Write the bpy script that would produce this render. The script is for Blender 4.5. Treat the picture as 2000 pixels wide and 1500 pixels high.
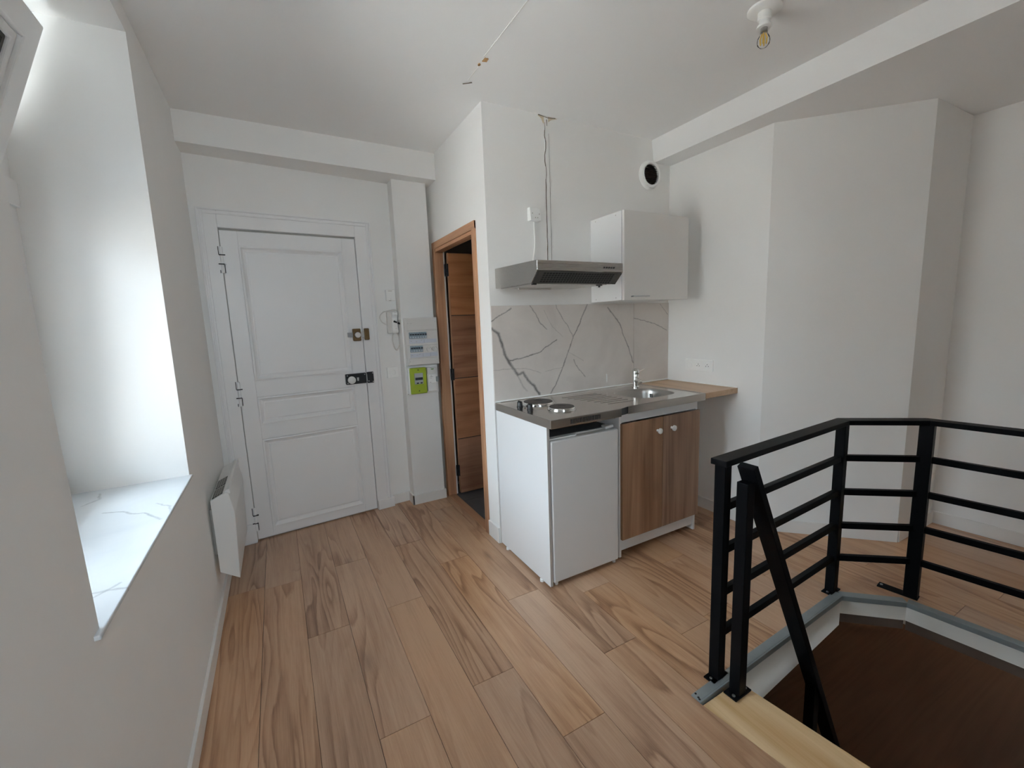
import bpy, bmesh, math, random
from mathutils import Vector, Matrix
random.seed(7)
S = bpy.context.scene
COL = S.collection
for o in list(bpy.data.objects): bpy.data.objects.remove(o)

# ------------------------------------------------------------------ camera
F_PX = 838.42
cam_d = bpy.data.cameras.new('camera'); cam = bpy.data.objects.new('camera', cam_d); COL.objects.link(cam)
cam_d.sensor_fit = 'HORIZONTAL'; cam_d.sensor_width = 36.0; cam_d.lens = F_PX / 2000 * 36.0
cam_d.clip_start = 0.02; cam_d.clip_end = 200
yaw, pit, rol = -0.4975, 1.428, -0.0385
M = Matrix.Rotation(yaw, 4, 'Z') @ Matrix.Rotation(pit, 4, 'X') @ Matrix.Rotation(rol, 4, 'Z')
M.translation = Vector((-1.1053, -2.2646, 1.3649))
cam.matrix_world = M
S.camera = cam
YB = -3.5                                   # wall behind the camera

# ------------------------------------------------------------------ light
S.view_settings.view_transform = 'Standard'; S.view_settings.look = 'None'
S.view_settings.gamma = 1.0; S.view_settings.use_curve_mapping = False
S.view_settings.exposure = 0.10
SKY_STRENGTH = 19.0
S.cycles.max_bounces = 24; S.cycles.diffuse_bounces = 20; S.cycles.glossy_bounces = 6; S.cycles.transparent_max_bounces = 16
S.cycles.sample_clamp_indirect = 8.0
w = bpy.data.worlds.new('sky'); S.world = w; w.use_nodes = True
nt = w.node_tree; nt.nodes.clear()
wo = nt.nodes.new('ShaderNodeOutputWorld'); bg = nt.nodes.new('ShaderNodeBackground')
bg.inputs[0].default_value = (0.73, 0.88, 1.0, 1); bg.inputs[1].default_value = SKY_STRENGTH
nt.links.new(bg.outputs[0], wo.inputs[0])

def portal(name, loc, rot, sx, sy):
    l = bpy.data.lights.new(name, 'AREA'); l.shape = 'RECTANGLE'; l.size = sx; l.size_y = sy
    l.cycles.is_portal = True
    o = bpy.data.objects.new(name, l); COL.objects.link(o); o.location = loc; o.rotation_euler = rot
    return o
portal('sky_portal', (-1.935, -0.66, 1.62), (0, -math.pi/2, 0), 1.70, 1.10)
portal('sky_portal', (-.97, YB-.50, 1.775), (math.pi/2, 0, 0), .66, 1.3)
portal('sky_portal', (8.02, -3.0, -1.25), (0, math.pi/2, 0), .92, .82)
sn = bpy.data.lights.new('sun', 'SUN'); sn.energy = 290.0; sn.angle = .01; sn.color = (1.0, .96, .90)
so = bpy.data.objects.new('sun', sn); COL.objects.link(so); so.rotation_euler = Vector((-.30, -.55, -.80)).to_track_quat('-Z', 'Y').to_euler()

# ------------------------------------------------------------------ materials
def sr(r, g, b):
    f = lambda c: (c/255/12.92) if c/255 <= 0.04045 else ((c/255+0.055)/1.055)**2.4
    return (f(r), f(g), f(b), 1)
class N:
    def __init__(s, name):
        s.m = bpy.data.materials.new(name); s.m.use_nodes = True; s.t = s.m.node_tree; s.t.nodes.clear()
        s.out = s.t.nodes.new('ShaderNodeOutputMaterial'); s.p = s.t.nodes.new('ShaderNodeBsdfPrincipled')
        s.t.links.new(s.p.outputs[0], s.out.inputs[0])
    def n(s, typ, **kw):
        x = s.t.nodes.new('ShaderNode' + typ)
        for k, v in kw.items(): setattr(x, k, v)
        return x
    def l(s, a, b): s.t.links.new(a, b)
    def put(s, sock, v):
        if hasattr(v, 'default_value') or hasattr(v, 'is_linked'): s.l(v, sock)
        else: sock.default_value = v
    def math(s, op, a, b=None, c=None, clamp=False):
        x = s.n('Math', operation=op, use_clamp=clamp); s.put(x.inputs[0], a)
        if b is not None: s.put(x.inputs[1], b)
        if c is not None: s.put(x.inputs[2], c)
        return x.outputs[0]
    def mix(s, fac, a, b, blend='MIX'):
        x = s.n('Mix', data_type='RGBA', blend_type=blend); s.put(x.inputs[0], fac); s.put(x.inputs[6], a); s.put(x.inputs[7], b)
        return x.outputs[2]
    def ramp(s, f, stops):
        x = s.n('ValToRGB'); s.l(f, x.inputs[0]); e = x.color_ramp.elements
        while len(e) > 1: e.remove(e[-1])
        e[0].position = stops[0][0]; e[0].color = stops[0][1]
        for p, c in stops[1:]:
            k = e.new(p); k.color = c
        return x.outputs[0]
    def coord(s, scale=(1, 1, 1), rand=False, what='Object'):
        tc = s.n('TexCoord'); v = tc.outputs[what]
        if rand:
            oi = s.n('ObjectInfo'); r = s.math('MULTIPLY', oi.outputs['Random'], 53.0)
            c = s.n('CombineXYZ'); s.l(r, c.inputs[0]); s.l(s.math('MULTIPLY', oi.outputs['Random'], 31.0), c.inputs[1]); s.l(r, c.inputs[2])
            a = s.n('VectorMath', operation='ADD'); s.l(v, a.inputs[0]); s.l(c.outputs[0], a.inputs[1]); v = a.outputs[0]
        m = s.n('VectorMath', operation='MULTIPLY'); s.l(v, m.inputs[0]); m.inputs[1].default_value = scale
        return m.outputs[0]
    def noise(s, v, scale=5, detail=3, rough=.5, dist=0):
        x = s.n('TexNoise'); s.l(v, x.inputs['Vector']); x.inputs['Scale'].default_value = scale; x.inputs['Detail'].default_value = detail
        x.inputs['Roughness'].default_value = rough; x.inputs['Distortion'].default_value = dist
        return x.outputs['Fac']
    def bump(s, h, strength=.1, dist=.002):
        b = s.n('Bump'); b.inputs['Strength'].default_value = strength; b.inputs['Distance'].default_value = dist
        s.l(h, b.inputs['Height']); s.l(b.outputs[0], s.p.inputs['Normal'])
def plain(name, col, rough=.5, metal=0, spec=.5, noise=0.0, nscale=8, bump=0, bscale=60, coat=0):
    m = N(name); m.p.inputs['Roughness'].default_value = rough; m.p.inputs['Metallic'].default_value = metal
    m.p.inputs['Specular IOR Level'].default_value = spec
    if coat: m.p.inputs['Coat Weight'].default_value = coat; m.p.inputs['Coat Roughness'].default_value = .1
    if noise:
        f = m.noise(m.coord(), nscale, 4)
        d = tuple(c*(1-noise) for c in col[:3]) + (1,); e = tuple(min(1, c*(1+noise*.5)) for c in col[:3]) + (1,)
        m.l(m.mix(f, d, e), m.p.inputs['Base Color'])
    else: m.p.inputs['Base Color'].default_value = col
    if bump: m.bump(m.noise(m.coord(), bscale, 3), bump, .002)
    return m.m
def wood(name, c1, c2, c3, axis=1, rough=.42, rand=True, rv=.25, rings=9.0, knots=True, across=7.0, along=.55, contrast=1.0, spec=.35):
    m = N(name); sc = [across]*3; sc[axis] = along
    v = m.coord(tuple(sc), rand)
    big = m.noise(v, .55, 2, .45, .35)
    r = m.math('FRACT', m.math('MULTIPLY', big, rings))
    ringv = m.math('MULTIPLY', m.math('ABSOLUTE', m.math('SUBTRACT', r, .5)), 2.0)          # contour lines of a stretched field: cathedral grain
    sc2 = [70.0]*3; sc2[axis] = 2.2
    fine = m.noise(m.coord(tuple(sc2), rand), 1.0, 5, .65, .2)
    sc3 = [3.2]*3; sc3[axis] = .7
    patch = m.noise(m.coord(tuple(sc3), rand), 1.3, 3, .5, .3)
    f = m.math('ADD', m.math('MULTIPLY', ringv, .30*contrast), m.math('MULTIPLY', fine, .62*contrast))
    f = m.math('ADD', f, m.math('MULTIPLY', m.math('SUBTRACT', patch, .5), 1.1), clamp=False)
    f = m.math('ADD', f, .02, clamp=True)
    col = m.ramp(f, [(.12, c3), (.48, c1), (.85, c2)])
    if knots:
        sk = [5.0]*3; sk[axis] = 1.9
        vo = m.n('TexVoronoi'); m.l(m.coord(tuple(sk), rand), vo.inputs['Vector']); vo.inputs['Scale'].default_value = .8
        k = m.ramp(m.math('ADD', vo.outputs['Distance'], m.math('MULTIPLY', m.math('SUBTRACT', fine, .5), .12)), [(.03, (1, 1, 1, 1)), (.17, (0, 0, 0, 1))])
        col = m.mix(m.math('MULTIPLY', k, .55), col, tuple(c*.30 for c in c3[:3]) + (1,))
    if rand:
        oi = m.n('ObjectInfo')
        hs = m.n('HueSaturation'); m.l(col, hs.inputs['Color'])
        m.l(m.math('ADD', m.math('MULTIPLY', oi.outputs['Random'], rv), 1-rv/2), hs.inputs['Value'])
        m.l(m.math('ADD', m.math('MULTIPLY', m.math('FRACT', m.math('MULTIPLY', oi.outputs['Random'], 7.3)), .3), .85), hs.inputs['Saturation'])
        col = hs.outputs[0]
    m.l(col, m.p.inputs['Base Color']); m.p.inputs['Roughness'].default_value = rough; m.p.inputs['Specular IOR Level'].default_value = spec
    m.bump(fine, .08, .001)
    return m.m
def seg_group():
    g = bpy.data.node_groups.new('segment_distance', 'ShaderNodeTree')
    for nm, ty in (('P', 'NodeSocketVector'), ('A', 'NodeSocketVector'), ('D', 'NodeSocketVector'), ('Inv', 'NodeSocketFloat'), ('W', 'NodeSocketFloat'), ('In', 'NodeSocketFloat')):
        g.interface.new_socket(nm, in_out='INPUT', socket_type=ty)
    g.interface.new_socket('Out', in_out='OUTPUT', socket_type='NodeSocketFloat')
    i = g.nodes.new('NodeGroupInput'); o = g.nodes.new('NodeGroupOutput'); L = g.links.new
    def vm(op, a, b):
        x = g.nodes.new('ShaderNodeVectorMath'); x.operation = op; L(a, x.inputs[0]); L(b, x.inputs[1]); return x
    def mm(op, a, b, clamp=False):
        x = g.nodes.new('ShaderNodeMath'); x.operation = op; x.use_clamp = clamp; L(a, x.inputs[0])
        if isinstance(b, float): x.inputs[1].default_value = b
        else: L(b, x.inputs[1])
        return x.outputs[0]
    pa = vm('SUBTRACT', i.outputs['P'], i.outputs['A']).outputs[0]
    t = mm('MULTIPLY', vm('DOT_PRODUCT', pa, i.outputs['D']).outputs['Value'], i.outputs['Inv'], True)
    s = g.nodes.new('ShaderNodeVectorMath'); s.operation = 'SCALE'; L(i.outputs['D'], s.inputs[0]); L(t, s.inputs['Scale'])
    d = g.nodes.new('ShaderNodeVectorMath'); d.operation = 'DISTANCE'; L(pa, d.inputs[0]); L(s.outputs[0], d.inputs[1])
    q = mm('DIVIDE', d.outputs['Value'], i.outputs['W'])
    inv = g.nodes.new('ShaderNodeMath'); inv.operation = 'SUBTRACT'; inv.use_clamp = True; inv.inputs[0].default_value = 1.0; L(q, inv.inputs[1])
    L(mm('MAXIMUM', inv.outputs[0], i.outputs['In']), o.inputs[0])
    return g
SEG = seg_group()
def marble(name, base, dark, vein, lines, flat, rough=.3, wob=.012, cloud=.10):
    """lines: [(width, strength, [2D points])]; flat: which object axes the 2D points use"""
    m = N(name); v = m.coord()
    k = m.n('VectorMath', operation='MULTIPLY'); m.l(v, k.inputs[0]); k.inputs[1].default_value = tuple(1.0 if a in flat else 0.0 for a in range(3))
    nz = m.n('TexNoise'); m.l(v, nz.inputs['Vector']); nz.inputs['Scale'].default_value = 22; nz.inputs['Detail'].default_value = 5; nz.inputs['Roughness'].default_value = .65
    sb = m.n('VectorMath', operation='SUBTRACT'); m.l(nz.outputs['Color'], sb.inputs[0]); sb.inputs[1].default_value = (.5, .5, .5)
    sm = m.n('VectorMath', operation='MULTIPLY'); m.l(sb.outputs[0], sm.inputs[0]); sm.inputs[1].default_value = tuple(2*wob if a in flat else 0.0 for a in range(3))
    ad = m.n('VectorMath', operation='ADD'); m.l(k.outputs[0], ad.inputs[0]); m.l(sm.outputs[0], ad.inputs[1])
    P = ad.outputs[0]
    cl = m.noise(v, 3.2, 5, .6, .6)
    col = m.mix(m.ramp(cl, [(.35, (0, 0, 0, 1)), (.75, (1, 1, 1, 1))]), base, dark)
    blot = m.noise(v, 14, 4)
    for wd, st, pts in lines:
        cur = None
        for a, b in zip(pts[:-1], pts[1:]):
            g = m.n('Group'); g.node_tree = SEG; m.l(P, g.inputs['P'])
            A = [0, 0, 0]; D = [0, 0, 0]
            for ax, c0, c1 in zip(flat, a, b): A[ax] = c0; D[ax] = c1-c0
            g.inputs['A'].default_value = A; g.inputs['D'].default_value = D
            g.inputs['Inv'].default_value = 1/max(1e-9, sum(d*d for d in D)); g.inputs['W'].default_value = wd
            if cur is not None: m.l(cur, g.inputs['In'])
            cur = g.outputs[0]
        f = m.math('MULTIPLY', m.math('POWER', cur, .8), m.math('MULTIPLY', m.math('ADD', blot, .35, clamp=True), st), clamp=True)
        col = m.mix(f, col, vein)
    m.l(col, m.p.inputs['Base Color']); m.p.inputs['Roughness'].default_value = rough
    return m.m

WALLC = (.87, .865, .85, 1)
M_wall = plain('white_wall_paint', WALLC, .85, spec=.25, noise=.03, nscale=2.5, bump=.12, bscale=45)
M_ceil = plain('white_ceiling_paint', (.90, .90, .895, 1), .9, spec=.2, noise=.02, nscale=2)
M_base = plain('white_skirting_paint', (.80, .79, .77, 1), .4)
M_doorp = plain('white_gloss_door_paint', (.85, .85, .85, 1), .38, noise=.03, nscale=5, bump=.1, bscale=30)
M_lam = plain('white_laminate', (.80, .80, .80, 1), .35)
M_lamd = plain('white_wall_cabinet_laminate', (.79, .775, .75, 1), .4)
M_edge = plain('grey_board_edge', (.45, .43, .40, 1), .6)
M_fr = plain('white_fridge_enamel', (.70, .69, .68, 1), .3, bump=.06, bscale=160)
M_plast = plain('white_plastic', (.91, .91, .89, 1), .35)
M_plastg = plain('grey_white_plastic', (.72, .70, .67, 1), .4)
M_dark = plain('dark_recess', (.02, .02, .02, 1), .8)
M_black = plain('black_powder_coated_steel', (.004, .0042, .005, 1), .45, spec=.07)
M_blk = plain('black_plastic', (.012, .012, .013, 1), .35)
M_blkmetal = plain('black_lock_metal', (.010, .010, .011, 1), .4)
M_brass = plain('aged_brass', sr(120, 96, 62), .45, metal=.55, noise=.2, nscale=60)
M_porc = plain('white_porcelain', (.82, .82, .80, 1), .15)
M_chrome = plain('chrome', (.75, .74, .72, 1), .12, metal=1)
M_screw = plain('screw_metal', (.55, .55, .55, 1), .3, metal=1)
M_alu = plain('grey_aluminium_trim', sr(150, 158, 160), .42, metal=.35, noise=.12, nscale=20)
M_green = plain('lime_green_plastic', sr(158, 178, 46), .4)
M_lcd = plain('meter_screen', (.03, .035, .04, 1), .2)
M_lcdg = plain('meter_window_grey', (.42, .44, .44, 1), .3)
M_brk = plain('blue_grey_breaker', sr(150, 166, 176), .45)
M_paperl = plain('pale_label_strip', sr(205, 208, 216), .5)
M_plate = plain('cast_iron_hotplate', sr(54, 43, 38), .38, metal=.4, noise=.2, nscale=40)
M_vent = plain('dark_vent_inside', sr(84, 68, 54), .7)
M_crack = plain('wall_crack_dark', sr(105, 95, 84), .9)
M_torn = plain('torn_brown_plaster', sr(165, 128, 88), .9, noise=.45, nscale=140)
M_stain = plain('stained_plaster', sr(206, 192, 168), .9, noise=.15, nscale=30)
M_gasket = plain('dark_window_gasket', (.06, .065, .065, 1), .6)
M_amber = plain('amber_filament', sr(214, 178, 84), .35)
M_tile = plain('dark_grey_floor_tile', sr(92, 92, 94), .45, noise=.2, nscale=6)
M_grout = plain('pale_grout', sr(160, 156, 150), .9)
M_bath = plain('grey_bathroom_paint', sr(120, 118, 114), .7)
M_sub = plain('dark_joint_underlay', sr(78, 58, 42), .9)
M_lower = plain('lower_room_wall', sr(196, 186, 172), .9)
M_lowstrip = plain('dark_brown_strip', sr(78, 64, 55), .9, noise=.15, nscale=12)
M_slabp = plain('white_slab_edge_paint', (.76, .74, .70, 1), .8)
M_out = plain('pale_street_paving', (.56, .56, .55, 1), .9)
M_heat = plain('white_heater_enamel', (.78, .785, .775, 1), .35)

def steel(name, col, rough, axis):
    m = N(name); sc = [260.0]*3; sc[axis] = 4
    f = m.noise(m.coord(tuple(sc)), 1, 3)
    m.p.inputs['Metallic'].default_value = 1; m.p.inputs['Base Color'].default_value = col
    m.l(m.math('ADD', m.math('MULTIPLY', f, .16), rough-.08), m.p.inputs['Roughness'])
    return m.m
M_steel = steel('stainless_worktop', (.60, .57, .53, 1), .19, 0)
M_bowl = steel('brushed_sink_bowl', (.46, .44, .41, 1), .33, 1)
M_hood = steel('brushed_hood_steel', (.52, .50, .47, 1), .26, 0)
M_hoodg = plain('dark_grease_filter', (.10, .10, .095, 1), .45, metal=.5)

def glass(name, ior=1.45):
    m = N(name); t = m.n('BsdfTransparent'); g = m.n('BsdfGlossy'); g.inputs['Roughness'].default_value = .02
    f = m.n('Fresnel'); f.inputs[0].default_value = ior; mx = m.n('MixShader')
    m.l(f.outputs[0], mx.inputs[0]); m.l(t.outputs[0], mx.inputs[1]); m.l(g.outputs[0], mx.inputs[2]); m.l(mx.outputs[0], m.out.inputs[0])
    return m.m
M_glass = glass('window_glass')
M_bulb = glass('thin_bulb_glass', 1.12)

def floor_wood():
    m = N('oak_laminate'); oi = m.n('ObjectInfo')
    # cathedral grain: contour lines of a field stretched along the plank
    v = m.coord((6.2, .62, 6.2), True)
    big = m.noise(v, .8, 2, .45, .45)
    wig = m.noise(m.coord((60, 9, 60), True), 1, 3, .6)
    r = m.math('FRACT', m.math('ADD', m.math('MULTIPLY', big, 15.0), m.math('MULTIPLY', wig, .28)))
    ring = m.ramp(r, [(0, (0, 0, 0, 1)), (.55, (.35, .35, .35, 1)), (.88, (1, 1, 1, 1)), (1.0, (0, 0, 0, 1))])
    zone = m.ramp(m.noise(m.coord((3.4, .8, 3.4), True), 1.0, 2), [(.42, (0, 0, 0, 1)), (.60, (1, 1, 1, 1))])
    pores = m.ramp(m.noise(m.coord((230, 7, 230), True), 1, 4, .7), [(.40, (1, 1, 1, 1)), (.58, (0, 0, 0, 1))])
    streak = m.noise(m.coord((34, .9, 34), True), 1, 4, .6, .3)
    patch = m.noise(m.coord((5, 1.3, 5), True), 1, 4, .55, .4)
    f = m.math('MULTIPLY', m.math('MULTIPLY', ring, zone), .55)
    f = m.math('ADD', f, m.math('MULTIPLY', pores, .15))
    f = m.math('ADD', f, m.math('MULTIPLY', m.math('SUBTRACT', streak, .45), .75))
    f = m.math('ADD', f, m.math('MULTIPLY', m.math('SUBTRACT', patch, .45), .8), clamp=True)
    col = m.ramp(f, [(0, sr(196, 160, 130)), (.30, sr(180, 143, 113)), (.62, sr(152, 114, 86)), (1.0, sr(108, 76, 54))])
    vo = m.n('TexVoronoi'); m.l(m.coord((4.6, 1.5, 4.6), True), vo.inputs['Vector']); vo.inputs['Scale'].default_value = 1.0
    k = m.ramp(m.math('ADD', vo.outputs['Distance'], m.math('MULTIPLY', m.math('SUBTRACT', streak, .5), .25)), [(.02, (1, 1, 1, 1)), (.14, (0, 0, 0, 1))])
    col = m.mix(m.math('MULTIPLY', k, .5), col, sr(88, 62, 46))
    hs = m.n('HueSaturation'); m.l(col, hs.inputs['Color'])
    m.l(m.math('ADD', m.math('MULTIPLY', oi.outputs['Random'], .13), .94), hs.inputs['Value'])
    m.l(m.math('ADD', m.math('MULTIPLY', m.math('FRACT', m.math('MULTIPLY', oi.outputs['Random'], 7.3)), .22), .93), hs.inputs['Saturation'])
    m.l(hs.outputs[0], m.p.inputs['Base Color']); m.p.inputs['Roughness'].default_value = .36; m.p.inputs['Specular IOR Level'].default_value = .8
    m.bump(pores, .05, .001)
    return m.m
M_floor = floor_wood()
M_oakh = wood('oak_veneer_horizontal_grain', sr(156, 112, 84), sr(174, 128, 98), sr(120, 80, 58), axis=0, rough=.5, rv=.06, rings=7)
M_oakv = wood('oak_veneer_frame', sr(176, 132, 100), sr(192, 150, 116), sr(140, 100, 74), axis=2, rough=.5, rand=False, knots=False)
M_oaky = wood('oak_veneer_lintel', sr(176, 132, 100), sr(192, 150, 116), sr(140, 100, 74), axis=1, rough=.5, rand=False, knots=False)
M_cab = wood('brown_oak_cabinet_door', sr(152, 120, 95), sr(172, 140, 114), sr(116, 86, 66), axis=2, rough=.5, rv=.06, rings=6, across=12, along=.5)
M_shelf = wood('light_oak_shelf', sr(200, 170, 140), sr(212, 184, 154), sr(178, 146, 116), axis=1, rough=.45, rand=False, knots=False)
M_pine = wood('raw_pine', sr(224, 194, 152), sr(236, 208, 168), sr(200, 162, 114), axis=1, rough=.6, rand=False, rings=8, contrast=.8)
M_lowfl = wood('brown_lower_floor', sr(120, 86, 60), sr(126, 91, 64), sr(112, 79, 54), axis=0, rough=.7, rand=False, knots=False, spec=.2)

VEINS = [
 (.0125, .95, [(.002, 1.332), (.042, 1.301), (.066, 1.224), (.082, 1.168), (.12, 1.107), (.165, 1.05), (.201, 1.058), (.232, 1.01), (.278, .965), (.313, .911)]),
 (.0052, .8, [(.004, 1.374), (.041, 1.4), (.09, 1.42), (.132, 1.448)]),
 (.0055, .85, [(.112, 1.138), (.192, 1.146), (.325, 1.174), (.374, 1.205), (.452, 1.244)]),
 (.006, .85, [(.702, 1.465), (.644, 1.356), (.582, 1.252), (.54, 1.16), (.494, 1.062), (.444, .971), (.4, .904)]),
 (.0042, .65, [(.451, 1.462), (.498, 1.384), (.547, 1.319), (.579, 1.258)]),
 (.005, .65, [(.26, 1.465), (.3, 1.412), (.338, 1.349), (.378, 1.314)]),
 (.0065, .8, [(.874, 1.438), (.943, 1.366), (.984, 1.327), (1.013, 1.25), (1.06, 1.164), (1.104, 1.05)]),
 (.0046, .65, [(.583, 1.109), (.611, 1.058), (.675, .988)]),
 (.003, .4, [(.002, 1.087), (.075, 1.089), (.222, 1.082), (.328, 1.044)]),
 (.003, .35, [(.362, 1.053), (.49, 1.065)]), (.003, .32, [(.361, 1.433), (.413, 1.341), (.502, 1.262)]),
 (.003, .3, [(.547, 1.159), (.661, 1.097)]), (.007, .35, [(.165, 1.039), (.192, .979), (.223, .942)]),
 (.0046, .7, [(1.114, 1.361), (1.255, 1.33), (1.358, 1.3), (1.439, 1.263)]), (.0042, .65, [(1.369, 1.453), (1.447, 1.378)]),
]
M_marble = marble('marble_look_tile', sr(216, 209, 203), sr(200, 192, 186), sr(74, 72, 72), VEINS, (0, 2), rough=.28)
SV = [(.006, .5, [(-1.66, -.44), (-1.6, -.464), (-1.57, -.505), (-1.534, -.519), (-1.477, -.609)]), (.006, .5, [(-1.56, -1.01), (-1.507, -1.021), (-1.46, -1.034)]),
      (.005, .45, [(-1.52, -1.045), (-1.48, -1.0)]), (.006, .4, [(-1.745, -.32), (-1.71, -.27), (-1.73, -.2)]), (.005, .4, [(-1.52, -.44), (-1.47, -.50), (-1.46, -.56)])]
M_sill = marble('marble_look_sill', sr(226, 230, 233), sr(214, 220, 226), sr(110, 116, 124), SV, (0, 1), rough=.25)

# ------------------------------------------------------------------ mesh helpers
class B:
    def __init__(s): s.v = []; s.f = []; s.sm = []
    def add(s, vs, fs, smooth=False):
        o = len(s.v); s.v += [Vector(v) for v in vs]; s.f += [[o+i for i in f] for f in fs]; s.sm += [smooth]*len(fs); return s
    def box(s, x0, x1, y0, y1, z0, z1):
        return s.hex([(x0, y0, z0), (x1, y0, z0), (x1, y1, z0), (x0, y1, z0), (x0, y0, z1), (x1, y0, z1), (x1, y1, z1), (x0, y1, z1)])
    def hex(s, p):
        return s.add(p, [(0, 3, 2, 1), (4, 5, 6, 7), (0, 1, 5, 4), (1, 2, 6, 5), (2, 3, 7, 6), (3, 0, 4, 7)])
    def prism(s, poly, a, b, axis):
        """poly of 2D points, extruded from a to b along axis 0/1/2 (the 2D pair are the other axes in order)"""
        def p3(u, v, c): return {0: (c, u, v), 1: (u, c, v), 2: (u, v, c)}[axis]
        n = len(poly); vs = [p3(u, v, a) for u, v in poly] + [p3(u, v, b) for u, v in poly]
        return s.add(vs, [list(range(n))[::-1], list(range(n, 2*n))] + [(i, (i+1) % n, n+(i+1) % n, n+i) for i in range(n)])
    def bar(s, p, q, wx, wz, up=(0, 0, 1)):
        """square bar from p to q, width wx sideways, wz along up"""
        p, q = Vector(p), Vector(q); d = (q-p).normalized(); sd = d.cross(Vector(up)).normalized(); u = sd.cross(d).normalized()
        c = []
        for e in (p, q):
            for a, b in ((-1, -1), (1, -1), (1, 1), (-1, 1)): c.append(e + sd*(a*wx/2) + u*(b*wz/2))
        return s.hex(c)
    def lathe(s, prof, c=(0, 0, 0), axis=(0, 0, 1), n=28, smooth=True):
        """prof: [(radius, height)] revolved round axis through c"""
        ax = Vector(axis).normalized(); t = Vector((1, 0, 0)) if abs(ax.x) < .9 else Vector((0, 1, 0)); u = ax.cross(t).normalized(); w_ = ax.cross(u); c = Vector(c)
        vs = []
        for r, h in prof:
            for k in range(n):
                a = 2*math.pi*k/n; vs.append(c + ax*h + (u*math.cos(a) + w_*math.sin(a))*max(r, 1e-5))
        fs = []
        for i in range(len(prof)-1):
            for k in range(n): fs.append((i*n+k, i*n+(k+1) % n, (i+1)*n+(k+1) % n, (i+1)*n+k))
        fs.append(list(range(n))[::-1]); m = (len(prof)-1)*n; fs.append(list(range(m, m+n)))
        return s.add(vs, fs, smooth)
    def tube(s, pts, r, n=10):
        pts = [Vector(p) for p in pts]; vs = []; fs = []; prev = None
        for i, p in enumerate(pts):
            d = (pts[min(i+1, len(pts)-1)] - pts[max(i-1, 0)]).normalized()
            if prev is None:
                t = Vector((0, 0, 1)) if abs(d.z) < .9 else Vector((1, 0, 0)); u = d.cross(t).normalized()
            else: u = (prev - d*prev.dot(d)).normalized()
            prev = u; w_ = d.cross(u)
            rr = r[i] if isinstance(r, (list, tuple)) else r
            for k in range(n):
                a = 2*math.pi*k/n; vs.append(p + (u*math.cos(a)+w_*math.sin(a))*rr)
        for i in range(len(pts)-1):
            for k in range(n): fs.append((i*n+k, i*n+(k+1) % n, (i+1)*n+(k+1) % n, (i+1)*n+k))
        fs.append(list(range(n))[::-1]); m = (len(pts)-1)*n; fs.append(list(range(m, m+n)))
        return s.add(vs, fs, True)
def spline(pts, k=6):
    P = [Vector(p) for p in pts]; out = []
    for i in range(len(P)-1):
        a, b, c, d = P[max(i-1, 0)], P[i], P[i+1], P[min(i+2, len(P)-1)]
        for j in range(k):
            t = j/k; out.append(.5*((2*b) + (c-a)*t + (2*a-5*b+4*c-d)*t*t + (3*b-a-3*c+d)*t**3))
    out.append(P[-1]); return out
def mk(name, b, mat, parent=None, bevel=0.0, seg=2, origin=None):
    """one mesh object; vertices given in the parent thing's frame (or the world's if it has none)"""
    me = bpy.data.meshes.new(name); off = Vector(origin) if origin is not None else Vector((0, 0, 0))
    me.from_pydata([v-off for v in b.v], [], b.f)
    for p, sm in zip(me.polygons, b.sm): p.use_smooth = sm
    bm = bmesh.new(); bm.from_mesh(me); bmesh.ops.recalc_face_normals(bm, faces=bm.faces); bm.to_mesh(me); bm.free()
    if any(b.sm): me.set_sharp_from_angle(angle=math.radians(38))
    me.materials.append(mat)
    o = bpy.data.objects.new(name, me); COL.objects.link(o); o.location = off
    if parent is not None: o.parent = parent
    if bevel:
        m = o.modifiers.new('edge', 'BEVEL'); m.width = bevel; m.segments = seg; m.limit_method = 'ANGLE'; m.angle_limit = math.radians(50)
    return o
def tag(o, label, cat, group=None):
    o['label'] = label; o['category'] = cat
    if group: o['group'] = group
    return o
def thing(name, loc, rz=0.0):
    o = bpy.data.objects.new(name, None); COL.objects.link(o); o.location = loc; o.rotation_euler = (0, 0, rz); o.empty_display_size = .05
    return o
def struct(name, b, mat, bevel=0.0):
    o = mk(name, b, mat, None, bevel); o['kind'] = 'structure'; return o
class T:
    """a thing whose parts are given in world coordinates"""
    def __init__(s, name, loc, label=None, cat=None, group=None, kind=None):
        s.loc = Vector(loc); s.o = thing(name, loc)
        if label: tag(s.o, label, cat, group)
        if kind: s.o['kind'] = kind
    def part(s, name, b, mat, bevel=0.0, under=None, label=None, seg=2):
        bb = B(); bb.v = [v - s.loc for v in b.v]; bb.f = b.f; bb.sm = b.sm
        o = mk(name, bb, mat, under or s.o, bevel, seg)
        if label: o['label'] = label
        return o

# ------------------------------------------------------------------ room measures (metres)
XL, XK, ZC, ZB = -1.469, 1.46, 2.5555, 2.412
SK, D0 = .0793, 1.0228
ANG = math.atan(SK)
def DW(x): return D0 + SK*x
YB = -3.5                                   # wall behind the camera
WZ0, WZ1 = .787, 2.465                      # window opening
E2, F2 = (1.978, -1.253), (2.452, -1.258)   # corners of the slanted wall and the right wall
XR = 2.60

# stair opening (clockwise seen from above is not needed: convex)
OPEN = [(.085, -1.378), (1.152, -1.340), (1.346, -1.520), (1.505, -2.80), (.243, -2.80)]

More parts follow.
